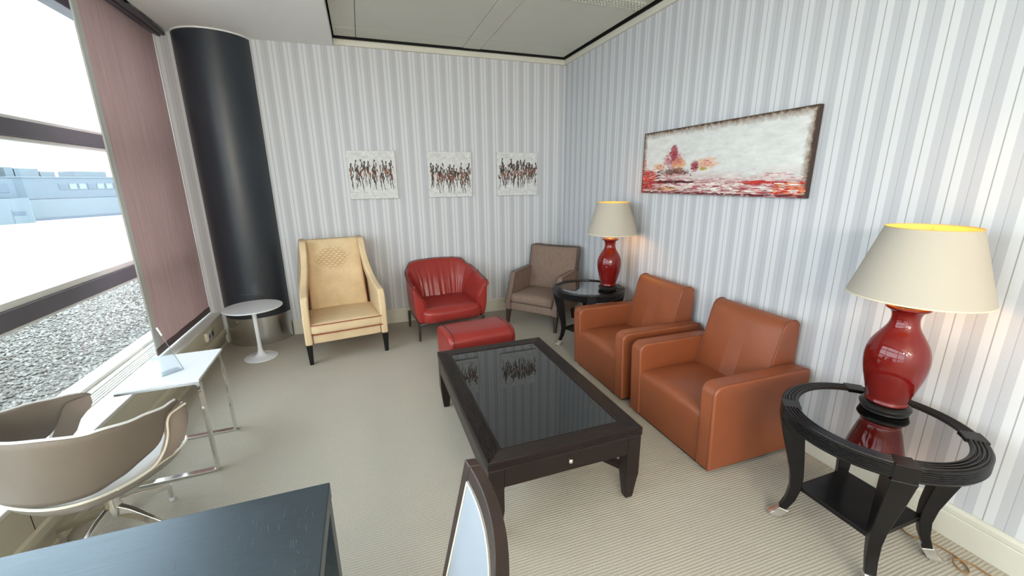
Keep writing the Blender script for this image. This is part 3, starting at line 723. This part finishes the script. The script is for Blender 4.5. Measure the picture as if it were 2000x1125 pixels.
# ------------------------------------------------------------------ lamps
def smooth(pts, n=4):
    P = [Vector(p) for p in pts]; P = [P[0]]+P+[P[-1]]; o_ = []
    for i in range(1, len(P)-2):
        for k in range(n):
            t_ = k/n; a, b, c, d = P[i-1], P[i], P[i+1], P[i+2]
            o_.append(tuple(.5*((2*b)+(c-a)*t_+(2*a-5*b+4*c-d)*t_*t_+(3*b-a-3*c+d)*t_**3)))
    return o_+[tuple(P[-1])]
def lamp(label, loc):
    t_ = thing('table_lamp', label, 'lamp', loc)
    MB().lathe([(.080, 0), (.084, .004), (.080, .010), (.088, .016), (.0905, .026), (.086, .034), (.076, .040), (.001, .041)], 48).build('base', MAT['blackwood'], t_)
    key = [(.0700, .060), (.0735, .075), (.0800, .095), (.0920, .140), (.1030, .188), (.1078, .232), (.1070, .268), (.0990, .305), (.0860, .334), (.0690, .363), (.0560, .386), (.0485, .408), (.0462, .430), (.0490, .448), (.0570, .462)]
    pr = [(.060, .0415), (.071, .043), (.0745, .048), (.0720, .054)]+[(q[0], q[1]) for q in smooth([(r, z, 0) for r, z in key], 3)]+[(.0680, .468), (.0725, .472), (.0735, .476), (.0725, .480), (.067, .482), (.050, .480), (.001, .478)]
    MB().lathe(pr, 64).build('ceramic_body', MAT['redglaze'], t_, angle=70)
    MB().lathe([(.045, .4825), (.045, .486), (.012, .488), (.0115, .53), (.02, .535), (.02, .575), (.001, .576)], 24).build('brass_socket', MAT['brass'], t_)
    sh = MB().lathe([(.2245, .526), (.2245, .529), (.1415, .807), (.1405, .807), (.1400, .806), (.2235, .526)], 64, closed=True)
    so = sh.build('shade', [MAT['shade'], MAT['shadein']], t_, angle=60, recalc=True, loc=(.005, -.011, 0))
    for p_ in so.data.polygons:
        c = p_.center; n = p_.normal
        p_.material_index = 1 if (n.x*c.x+n.y*c.y) < -1e-4 else 0
    MB().lathe([(.2250, .524), (.2260, .526), (.2250, .530), (.2238, .5299), (.2235, .5245)], 64, closed=True).build('shade_trim', mat('ivory_binding', S(214, 202, 176), .7), so)
    MB().lathe([(.1420, .806), (.1425, .808), (.1410, .8105), (.1397, .8085), (.1400, .806)], 64, closed=True).build('shade_trim', mat('gold_binding', S(204, 168, 104), .7), so)
    ring = MB()
    for q in range(3):
        a = 2*PI*q/3+.4; ring.tube([(.005, -.011, .797), (.005+.1403*cos(a), -.011+.1403*sin(a), .799)], .0018, 5)
    ring.tube([(0, 0, .57), (.005, -.011, .80)], .003, 6)
    ring.build('shade_carrier', MAT['brass'], t_)
    l = bpy.data.lights.new('lamp_bulb', 'POINT'); l.energy = 1.7; l.color = (1, .60, .25); l.shadow_soft_size = .035
    lo = bpy.data.objects.new('lamp_bulb', l); COL.objects.link(lo); lo.parent = t_; lo.location = (0.03, 0.02, .64)
    return t_
lamp('red ceramic lamp with ivory shade on the side table in the right foreground', (-.283, -3.793, ZT-.003))
lamp('red ceramic lamp with ivory shade between the taupe and tan armchairs', (-.272, -1.538, ZT-.003))
cord = [(-.17, -3.80, .598), (-.12, -3.79, .601), (-.075, -3.785, .600), (-.055, -3.784, .57), (-.045, -3.78, .50), (-.035, -3.765, .35), (-.03, -3.745, .158), (-.03, -3.735, .06), (-.035, -3.75, .012), (-.07, -3.80, .006), (-.12, -3.86, .006), (-.165, -3.93, .006), (-.138, -3.975, .006), (-.117, -4.017, .006), (-.111, -4.067, .006), (-.12, -4.097, .006), (-.135, -4.124, .006), (-.158, -4.139, .006), (-.178, -4.136, .006), (-.178, -4.115, .008), (-.162, -4.09, .011), (-.140, -4.085, .013), (-.118, -4.103, .011), (-.096, -4.133, .006), (-.098, -4.173, .006), (-.08, -4.26, .006), (-.035, -4.33, .008)]
tag(MB().tube(smooth(cord), .0035, 6).build('power_cord', mat('tan_cord', S(142, 104, 62), .5)), 'tan lamp cord looping on the carpet by the right baseboard', 'cord')

# ------------------------------------------------------------------ tan cube armchairs (front is local -Y)
def tan_chair(label, loc, rz):
    t_ = thing('leather_armchair', label, 'armchair', loc, rz, )
    D0, D1, W, A = -.355, .355, .365, .100
    for sx in (-1, 1):
        pr = []
        for cy0, cz0, a0, rr in ((D0+.055, .483, 180, .055), (D1-.035, .497, 90, .035)):
            for k in range(6):
                a = math.radians(a0-k*18); pr.append((cy0+rr*cos(a), cz0+rr*sin(a)))
        pr = [(D0+.018, .022)] + pr + [(D1, .022)]
        xo, xi = sx*W, sx*(W-A)
        MB().loft([[(xo, y, z) for y, z in pr], [(xi, y, z) for y, z in pr]]).build('arm', MAT['tan'], t_, bevel=.013, seg=4, angle=60)
        for xx in (xo, xi):
            s_ = 1 if xx == xo else -1
            MB().tube([(xx-sx*s_*.011, y-(.0015 if i < 6 else 0), z+.001) for i, (y, z) in enumerate(pr)], .0026, 5).build('seam', MAT['tanseam'], t_)
    xi = W-A-.0015
    # seat: front panel and top in one, rounded at the front edge
    pr = [(D0+.028, .022), (D0+.012, .30)]
    for k in range(7):
        a = math.radians(180-k*15); pr.append((D0+.012+.055+.055*cos(a), .302+.055*sin(a)))
    pr += [(-.1, .362), (.05, .357), (.20, .35), (.20, .022)]
    MB().loft([[(x, y, z+(.010*(1-(x/xi)**2) if z > .2 else 0)-(0 if z < .2 else .006*(abs(x)/xi)**4)) for y, z in pr] for x in [xi*(i/6-1) for i in range(13)]]).build('seat', MAT['tan'], t_, angle=60)
    # wedge back
    bp = [(.115, .33), (.215, .735)]
    for k in range(8):
        a = math.radians(172-k*22); bp.append((.283+.066*cos(a), .735+.066*sin(a)))
    bp += [(.350, .70), (.352, .03), (.22, .03)]
    MB().loft([[(x, y-(.012*(1-(x/xi)**2) if i_ < 3 else 0), z) for i_, (y, z) in enumerate(bp)] for x in [xi*(i/5-1) for i in range(11)]]).build('backrest', MAT['tan'], t_, bevel=.007, seg=3, angle=60)
    for sx in (-1, 1):
        MB().tube([(sx*(xi-.004), y-.0025 if i < 5 else y, z+.002) for i, (y, z) in enumerate(bp[:10])], .0028, 5).build('seam', MAT['tanseam'], t_)
    MB().box(-.33, .33, -.31, .32, 0, .022).build('plinth', MAT['blackleg'], t_)
    return t_
c2 = tan_chair('tan leather cube armchair beside the foreground side table, the nearer of the pair', (-.385, -2.945, 0), -90)
dup(c2, (-.385, -2.112, 0), -90, 'tan leather cube armchair farther from the viewer, beside the far lamp table')

# ------------------------------------------------------------------ coffee table
X0, X1, Y0, Y1 = -1.985, -1.188, -3.312, -2.020
ct = thing('coffee_table', 'low black rectangular coffee table with reeded frame, dark glass top and small front knob', 'coffee table', ((X0+X1)/2, (Y0+Y1)/2, 0))
hx, hy = (X1-X0)/2, (Y1-Y0)/2; H = .42; BW = .088
def rail_prof():
    p_ = [(0, H-.014), (0, H-.002)]; k = .006
    while k < BW-.008:
        p_ += [(k, H-.0035), (k+.0022, H), (k+.0068, H), (k+.0088, H-.0035)]; k += .0098
    p_ += [(BW-.003, H-.001), (BW, H-.004)]; z = H-.006
    while z > H-.040:
        p_ += [(BW-.003, z), (BW, z-.002), (BW, z-.006), (BW-.003, z-.008)]; z -= .0095
    p_ += [(BW-.002, H-.046), (0, H-.046)]
    return p_
rp = rail_prof()
def corner(sx, sy, u, z): return (sx*(hx-BW+u), sy*(hy-BW+u), z)
for a, b in (((-1, -1), (1, -1)), ((1, -1), (1, 1)), ((1, 1), (-1, 1)), ((-1, 1), (-1, -1))):
    MB().loft([[corner(a[0], a[1], u, z) for u, z in rp], [corner(b[0], b[1], u, z) for u, z in rp]]).build('frame_rail', MAT['espresso'], ct, angle=25)
MB().box(-(hx-BW)+.0005, hx-BW-.0005, -(hy-BW)+.0005, hy-BW-.0005, H-.013, H-.005).build('glass_top', MAT['blackglass'], ct)
for sy in (-1, 1):
    ap = MB().box(-hx+.075, hx-.075, sy*(hy-.014)-.01, sy*(hy-.014)+.01, .278, H-.0465).build('apron', MAT['espresso'], ct, bevel=.002)
    if sy < 0:
        MB().lathe([(.005, 0), (.005, .008), (.010, .012), (.011, .017), (.007, .022), (.001, .023)], 20, mtx=Matrix.Translation((-.002, -(hy-.004), .338)) @ Matrix.Rotation(PI/2, 4, 'X')).build('knob', MAT['silver'], ap)
for sx in (-1, 1):
    MB().box(sx*(hx-.014)-.01, sx*(hx-.014)+.01, -hy+.075, hy-.075, .278, H-.0465).build('apron', MAT['espresso'], ct, bevel=.002)
    for sy in (-1, 1):
        q = .036; x, y = sx*(hx-.003-q), sy*(hy-.003-q)
        MB().loft([[(x-a, y-a, z), (x+a, y-a, z), (x+a, y+a, z), (x-a, y+a, z)] for a, z in ((.019, 0), (.021, .01), (.034, .135), (.036, .150), (q, H-.0465))]).build('leg', MAT['espresso'], ct, bevel=.003)
dg = math.atan2(hy-.04, hx-.04); ln = math.hypot(hx-.04, hy-.04)
for k, s in enumerate((1, -1)):
    MB().box(-ln+.02, ln-.02, -.018, .018, .148-.001*k, .180-.001*k, mtx=Matrix.Rotation(s*dg, 4, 'Z')).build('cross_stretcher', MAT['espresso'], ct, bevel=.003)

# ------------------------------------------------------------------ white pedestal table
tt = thing('pedestal_table', 'small round white pedestal table in front of the black column', 'side table', (-3.437, -.560, 0))
MB().lathe([(.001, .482), (.205, .482), (.236, .490), (.245, .497), (.245, .501), (.240, .504), (.001, .504)], 64).build('tabletop', MAT['white'], tt, angle=30)
MB().lathe([(.141, 0), (.143, .003), (.141, .009), (.120, .014), (.07, .020), (.042, .032), (.027, .055), (.0195, .09), (.0165, .16), (.0165, .30), (.019, .42), (.026, .465), (.045, .4815), (.001, .4818)], 48).build('pedestal', MAT['white'], tt, angle=50)

# ------------------------------------------------------------------ chrome side table with sign holder
cs = thing('cantilever_table', 'square white-topped side table on flat chrome legs by the window sill', 'side table', (-3.505, -2.075, 0), 2)
MB().box(-.182, .184, -.232, .232, .566, .580).build('tabletop', mat('white_gloss_top', S(226, 230, 236), .12), cs, bevel=.0015)
for sy in (-1, 1):
    y0, y1 = sy*.214-.018, sy*.214+.018
    pr = [(-.182, .5655), (-.182, .5525), (.162, .5525), (.170, .545), (.170, .022), (.162, .013), (-.182, .013), (-.182, 0), (.180, 0), (.184, .004), (.184, .5655)]
    MB().prism(pr, 'y', y0, y1).build('leg_frame', MAT['chrome'], cs, bevel=.0012)
sn = thing('sign_holder', 'clear acrylic sign holder leaning on the white chrome-legged table', 'sign holder', (-3.437, -2.127, .5805))
u = Vector((-.72, -.695, 0)); nn = Vector((-.139, .144, .22)); 
nl = nn.normalized(); thk = u.cross(nl).normalized()*.0025
def slab(a, du, dv, th): 
    return [[tuple(a), tuple(a+du), tuple(a+du+th), tuple(a+th)], [tuple(a+dv), tuple(a+dv+du), tuple(a+dv+du+th), tuple(a+dv+th)]]
A0 = Vector((0, 0, .004))
MB().loft(slab(A0, u*.105, nn*.98, thk)).build('acrylic_panel', MAT['acrylic'], sn)
MB().loft(slab(Vector((0, 0, .0005)), u*.105, Vector((-.72*0-.05, .05, 0)), Vector((0, 0, .003)))).build('foot', MAT['acrylic'], sn)
MB().tube([tuple(A0), tuple(A0+nn*.98)], .0018, 5).build('panel_edge', MAT['acryledge'], sn)
MB().tube([tuple(A0), tuple(A0+u*.105)], .0014, 5).build('panel_edge', MAT['acryledge'], sn)
MB().tube([tuple(A0+nn*.80), tuple(A0+nn*.99)], .005, 8).build('clip', MAT['white'], sn)

# ------------------------------------------------------------------ swivel shell chair (front is local -Y)
sw = thing('swivel_chair', 'beige swivel armchair with wrap-around back band and chrome star base by the window', 'armchair', (-3.565, -2.735, 0), 152)
beige = mat('beige_band_upholstery', S(114, 104, 93), .55, var=.04, vscale=6, bscale=300, bstr=.08)
wingm = mat('pinkish_beige_shell', S(152, 138, 127), .45)
shellm = mat('beige_grey_shell', S(150, 143, 134), .35)
edge = mat('cream_edge', S(222, 214, 196), .4)
seatm = mat('white_seat_upholstery', S(222, 224, 226), .55)
def se(a, rx, ry, e=.8):
    ca, sa = cos(a), sin(a); return rx*math.copysign(abs(ca)**e, ca), ry*math.copysign(abs(sa)**e, sa)
N = 56
def dish(rx, ry, z, lift=0):
    r = []
    for k in range(N):
        a = 2*PI*k/N; x, y = se(a, rx, ry)
        r.append((x, y, z+lift*max(0, sin(a))**2+.01*abs(cos(a))**3*(lift > 0)-(.02*max(0, -sin(a))**2 if lift else 0)))
    return r
MB().loft([dish(.10, .10, .368), dish(.20, .20, .376), dish(.255, .25, .400), dish(.280, .272, .432, .012), dish(.283, .275, .440, .012), dish(.272, .264, .440, .012), dish(.25, .245, .415), dish(.19, .19, .398), dish(.1, .1, .395)]).build('seat_shell', shellm, sw, angle=70)
MB().tube([(x*1.012, y*1.012, z+.003) for x, y, z in dish(.279, .271, .436, .012)], .0055, 6, closed=True).build('trim_and_highlight', edge, sw)
MB().loft([dish(.248, .24, .416), dish(.255, .25, .440), dish(.235, .23, .458), dish(.12, .12, .462), dish(.02, .02, .460)]).build('seat_cushion', seatm, sw, angle=70)
# wrap-around band
rings = []; top_highlight = []
NB = 60
for k in range(NB+1):
    t_ = k/NB; a = lerp(math.radians(-38), math.radians(218), t_)
    x, y = se(a, .285, .285, .78)
    x2, y2 = se(a+.01, .285, .285, .78); dx, dy = x2-x, y2-y; l = math.hypot(dx, dy) or 1; nx, ny = dy/l, -dx/l
    tipf = min(t_, 1-t_)/.5                    # 0 at the tips, 1 mid back
    f = min(1, max(0, (tipf-.06)/.34)); f = f*f*(3-2*f)
    zt = poly_interp([(-.21, .660), (-.11, .676), (.03, .700), (.157, .722), (.27, .750), (.30, .755)], y)
    zb = poly_interp([(-.21, .644), (-.105, .636), (-.08, .60), (-.062, .548), (-.03, .525), (.03, .508), (.118, .485), (.2, .466), (.30, .463)], y)
    if tipf < .03: zt -= .012*(1-tipf/.03)
    fl = lerp(.005, .030, f)                   # lean outwards at the top
    out = lambda n, z: (x+nx*n, y+ny*n, z)
    th = lerp(.022, .036, f)
    zm = (zt+zb)/2
    rings.append([out(-.006, zb+.004), out(.0, zb), out(fl*.55, zm), out(fl, zt-.008), out(fl-.006, zt), out(fl-th*.7, zt), out(fl-th, zt-.010), out(fl*.5-th-.006, zm), out(-th*.7, zb+.006)])
    top_highlight.append(out(fl-th*.35, zt+.001))
MB().loft(rings).build('back_band', beige, sw, sub=1, angle=70)
MB().tube(top_highlight[2:-2], .0055, 6).build('trim_and_highlight', seatm, sw)  # white tube paints the highlight along the band's top edge
for sx in (-1, 1):
    # wing of the shell rising at the front of each arm
    rg = []
    for j in range(10):
        z = lerp(.445, .640, j/9)
        yr = poly_interp([(.44, .03), (.455, .01), (.50, -.037), (.557, -.065), (.62, -.078), (.645, -.10)], z)
        yf = poly_interp([(.44, -.07), (.455, -.085), (.503, -.144), (.596, -.200), (.645, -.195)], z)
        xb = .280+.016*sin(PI*(j/9)**.8)
        row = [(sx*(xb-.05*max(0, (-lerp(yr, yf, i/6)-.13)/.1)**2), lerp(yr, yf, i/6), z) for i in range(7)]
        row += [(x-sx*.012, y, z2) for x, y, z2 in row[::-1]]
        rg.append(row)
    MB().loft(rg).build('arm_wing', wingm, sw, angle=70)
    MB().tube(smooth([(sx*.272, .14, .452), (sx*.284, .07, .450), (sx*.292, .008, .460), (sx*.298, -.037, .50), (sx*.300, -.065, .557), (sx*.298, -.078, .615), (sx*.294, -.105, .638), (sx*.286, -.18, .642)]), .0045, 6).build('trim_and_highlight', edge, sw)
MB().lathe([(.030, .16), (.034, .175), (.034, .215), (.026, .235), (.024, .35), (.06, .362), (.09, .3675)], 24).build('hub', MAT['chrome'], sw)
for q in range(4):
    a = math.radians(71-152+90*q)
    mt = Matrix.Rotation(a, 4, 'Z')
    lg = MB().loft([[(r, -w, z-h), (r, w, z-h), (r, w*.6, z), (r, -w*.6, z)] for r, w, z, h in ((.02, .020, .225, .05), (.08, .018, .205, .045), (.17, .015, .155, .034), (.25, .013, .110, .024), (.285, .012, .090, .02))], mtx=mt).build('leg', MAT['chrome'], sw, bevel=.004)
    MB().tube([(.277, 0, .088), (.277, 0, .018)], [.010, .010], 10, mtx=mt).build('leg_post', MAT['chrome'], lg)
    MB().lathe([(.013, 0), (.014, .006), (.011, .0175)], 14, (.277, 0, 0), mtx=mt).build('glide', MAT['white'], lg)

# ------------------------------------------------------------------ black oak table, left foreground
dt = thing('dining_table', 'black stained oak table with scratched top at the bottom left', 'table', (-2.985, -4.045, 0))
MB().box(-.43, .43, -.428, .428, .690, .740).build('tabletop', MAT['blackoak'], dt, bevel=.003)
for sx in (-1, 1):
    for sy in (-1, 1):
        MB().box(sx*.4-.028, sx*.4+.028, sy*.398-.028, sy*.398+.028, 0, .6895).build('leg', MAT['blackoak'], dt, bevel=.003)
for sy in (-1, 1): MB().box(-.37, .37, sy*.40-.012, sy*.40+.012, .60, .6895).build('apron', MAT['blackoak'], dt)
for sx in (-1, 1): MB().box(sx*.40-.012, sx*.40+.012, -.368, .368, .60, .6895).build('apron', MAT['blackoak'], dt)
random.seed(4)
sc = MB()
for k in range(110):
    x = .10+.30*random.random()**.7; y = random.uniform(-.40, .36); l_ = random.uniform(.004, .03)
    sc.tube([(x, y, .7402), (x+random.uniform(-.006, .002), y+l_, .7401)], .0004, 4)
sc.build('scratches', mat('pale_scratches', S(92, 100, 110), .5), dt, kind='stuff')

# ------------------------------------------------------------------ dining chair in the foreground (local -Y is front; it faces the table, world -X)
dc = thing('dining_chair', 'dark wood dining chair with curved white-padded back at the bottom centre', 'chair', (-2.393, -4.079, 0), -96.8)
# local x: + is towards the camera (world -y); local y: + is world +x (the back)
HW = .19
def backpt(x, z, off=0):
    b = 1-(x/HW)**2
    return (x, .075+(z-.46)*.215+.030*b*(.35+.65*max(0, (z-.46)/.46))+off, z)
def bar(path, wdir, hw, t0, t1):
    """bent board through path points (x,z), half width hw across, between offsets t0..t1 in y"""
    rg = []
    for i, (x, z) in enumerate(path):
        a = path[max(0, i-1)]; b = path[min(len(path)-1, i+1)]; tx, tz = b[0]-a[0], b[1]-a[1]; l = math.hypot(tx, tz); px, pz = -tz/l, tx/l
        A = (x+px*hw, z+pz*hw); B = (x-px*hw, z-pz*hw)
        rg.append([backpt(A[0], A[1], t0), backpt(B[0], B[1], t0), backpt(B[0], B[1], t1), backpt(A[0], A[1], t1)])
    return MB().loft(rg)
wood = mat('brown_black_wood', S(56, 43, 38), .38, var=.2, vscale=10, stretch=(1, 1, 4))
ZB = .935
for sx in (-1, 1):
    bar([(sx*(HW-.015), z) for z in [.44+.46*i/10 for i in range(11)]]+[(sx*(HW-.015), ZB)], 0, .015, -.012, .016).build('stile', wood, dc, bevel=.004)
bar([(lerp(-HW+.031, HW-.031, i/14), ZB-.018) for i in range(15)], 0, .018, -.012, .016).build('top_rail', wood, dc, bevel=.004)
bar([(lerp(-HW+.031, HW-.031, i/14), .55) for i in range(15)], 0, .020, -.012, .016).build('lower_rail', wood, dc, bevel=.004)
vs = []; pn = []
rg = []
for i in range(15):
    x = lerp(-HW+.0315, HW-.0315, i/14); row = []
    for j in range(12):
        z = lerp(.571, ZB-.0375, j/11); d = -.012*(1-(2*i/14-1)**4)*(1-(2*j/11-1)**4); row.append(backpt(x, z, -.010+d))
    for j in range(12):
        z = lerp(ZB-.0375, .571, j/11); row.append(backpt(x, z, .006))
    rg.append(row)
MB().loft(rg).build('back_pad', mat('white_pad', S(160, 167, 176), .5), dc, angle=60)
bpth = [(-HW+.034, .575+.30*i/8) for i in range(9)]+[(lerp(-HW+.034, HW-.034, i/12), ZB-.040) for i in range(13)]+[(HW-.034, .875-.30*i/8) for i in range(9)]
MB().tube([backpt(x, z, -.0125) for x, z in bpth], .0028, 5, closed=True).build('piping', edge, dc)
MB().pillow(-.205, .205, -.36, .06, .40, .470, .025, 8, (0, 0, .012)).build('seat', mat('white_seat_pad', S(176, 182, 190), .5), dc)
MB().box(-.195, .195, -.345, .06, .345, .400).build('seat_frame', wood, dc, bevel=.004)
for sx in (-1, 1):
    MB().loft([[(sx*.175-a, -.32-a, z), (sx*.175+a, -.32-a, z), (sx*.175+a, -.32+a, z), (sx*.175-a, -.32+a, z)] for a, z in ((.014, 0), (.021, .345))]).build('leg', wood, dc, bevel=.003)
    MB().loft([[(sx*.168-a, y-a, z), (sx*.168+a, y-a, z), (sx*.168+a, y+a, z), (sx*.168-a, y+a, z)] for a, y, z in ((.014, .15, 0), (.018, .095, .25), (.019, .096, .44))]).build('leg', wood, dc, bevel=.003)

# ------------------------------------------------------------------ outside
GZ = -5.0
tag(MB().box(-6.45, -4.31, -14, 9, -.35, -.06).build('flat_roof', MAT['gravelpad']), 'flat roof strip under the grey gravel outside the window', 'roof')
random.seed(12)
rock = [(1, 0, 0), (-1, 0, 0), (0, 1, 0), (0, -1, 0), (0, 0, 1), (0, 0, -1)]
rf = [(0, 2, 4), (2, 1, 4), (1, 3, 4), (3, 0, 4), (2, 0, 5), (1, 2, 5), (3, 1, 5), (0, 3, 5)]
gm = MB(); V = []; FC = []; MI = []
for k in range(30000):
    x = random.uniform(-6.42, -4.33); y = random.uniform(-4.4, 6.5); s = random.uniform(.010, .024)*(1.25 if y > 2 else 1); a = random.uniform(0, PI)
    n = len(V); ca, sa = cos(a), sin(a)
    for p in rock:
        j = random.uniform(.7, 1.25); px, py, pz = p[0]*s*j, p[1]*s*.75*j, p[2]*s*.6*j
        V.append((x+px*ca-py*sa, y+px*sa+py*ca, -.055+pz+s*.3))
    FC += [tuple(i+n for i in f) for f in rf]; MI += [0 if random.random() < .62 else (1 if random.random() < .6 else 2)]*8
gm.v, gm.f, gm.mi = V, FC, MI
go = gm.build('gravel', [mat('grey_stone', S(118, 117, 112), .9), mat('pale_stone', S(146, 145, 140), .9), mat('dark_stone', S(88, 82, 75), .9)], recalc=False, angle=20, kind='stuff')
go['label'] = 'loose grey gravel spread over the flat roof outside the window'; go['category'] = 'gravel'
tag(MB().box(-420, -6.6, -300, 420, GZ-.3, GZ).build('apron', MAT['concrete']), 'pale sunlit airport apron beyond the gravel roof', 'pavement')
random.seed(31)
for i, (x, y, w, h, a) in enumerate([(-24, 27, 6, 2.2, 20), (-30, 38, 9, 3, 35), (-38, 52, 12, 3, 40), (-27, 44, 7, 2, 50), (-46, 70, 16, 4, 45)]):
    n = 18; pts = [(w*cos(2*PI*k/n)*random.uniform(.6, 1.2), h*sin(2*PI*k/n)*random.uniform(.6, 1.2)) for k in range(n)]
    tag(MB().prism(pts, 'z', 0, .012).build('paving_patch', mat('apron_patch_%d' % (i+1), S(150+6*i, 152+6*i, 154+6*i), .8, var=.1, vscale=.5), loc=(x, y, GZ+.001)), ['dark repaired patch on the apron nearest the roof edge', 'grey patch on the apron left of the blind', 'wide faint patch in the middle of the apron', 'small pale patch on the apron close to the blind', 'broad pale patch on the apron near the far building'][i], 'pavement')
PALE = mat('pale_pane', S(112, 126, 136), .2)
hz = S(92, 106, 116); hz2 = S(102, 115, 122); hz3 = S(78, 92, 106)  # blue haze of the distance is put into these building colours
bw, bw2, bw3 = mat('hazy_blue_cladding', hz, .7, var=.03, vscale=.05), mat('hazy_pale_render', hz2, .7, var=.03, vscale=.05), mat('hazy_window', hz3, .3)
th = math.degrees(math.atan2(17.3, 11.0))
tb = thing('terminal_building', 'long haze-blue two-storey airport building across the apron', 'building', (-66.5, 98.5, GZ), th)
# local x along the facade, local y into the distance (left of the facade direction)
MB().box(3.4, 95, .4, 40, 4.15, 8.25).build('upper_storey', bw, tb)
MB().box(3.4, 95, 0, 40, .0, 4.1).build('lower_storey', bw2, tb)
MB().box(3.4, 95, .25, 40, 8.26, 8.5).build('roof_edge', bw2, tb)
MB().box(3.4, 95, -.10, .4, 0.0, .5).build('base_strip', bw3, tb)
for k in range(16):
    x = 11.0+k*1.65
    f_ = MB().box(x, x+1.35, .30, .39, 5.9, 7.15).build('window', bw2, tb); MB().box(x+.1, x+1.25, .26, .299, 6.0, 7.05).build('pane', bw3 if k % 3 == 0 else PALE, f_)
for x, w, d, h in ((-.5, 1.6, 3, 1.0), (4.0, 3.2, 5, 1.15), (7.4, 3.6, 4, .95), (11.2, 2.4, 3, .4), (17, 6, 5, .55)):
    MB().box(x if x > 3.4 else 4.4, (x if x > 3.4 else 4.4)+w, 5, 5+d, 8.505, 8.5+h+.7).build('roof_unit', bw2, tb)
MB().box(5.2, 5.5, -.09, -.001, 0, 2.3).build('door', bw3, tb)
MB().tube([(24.5, -.3, 0), (24.5, -.3, 3.0), (23.6, -.6, 3.2)], .06, 6).build('light_pole', bw3, tb)
wb = thing('building_wing', 'haze-blue projecting wing at the left end of the airport building', 'building', (-66.5, 98.5, GZ), th)
MB().box(-40, 2.6, -3.0, 25, 4.6, 8.0).build('upper_storey', bw, wb)
MB().box(-40, 3.2, -4.6, 25, 0, 4.55).build('lower_storey', bw2, wb)
for k in range(4): MB().box(-6.2+k*2.1, -4.6+k*2.1, -3.08, -3.001, 5.6, 7.1).build('window', bw3, wb)
MB().box(.4, 2.2, -4.68, -4.601, 0, 2.6).build('garage_door', bw2, wb); MB().box(.5, 2.1, -4.74, -4.685, 1.5, 2.2).build('window', bw3, wb)
MB().box(-8, -6, 4, 9, 8.001, 9.3).build('roof_unit', bw2, wb)
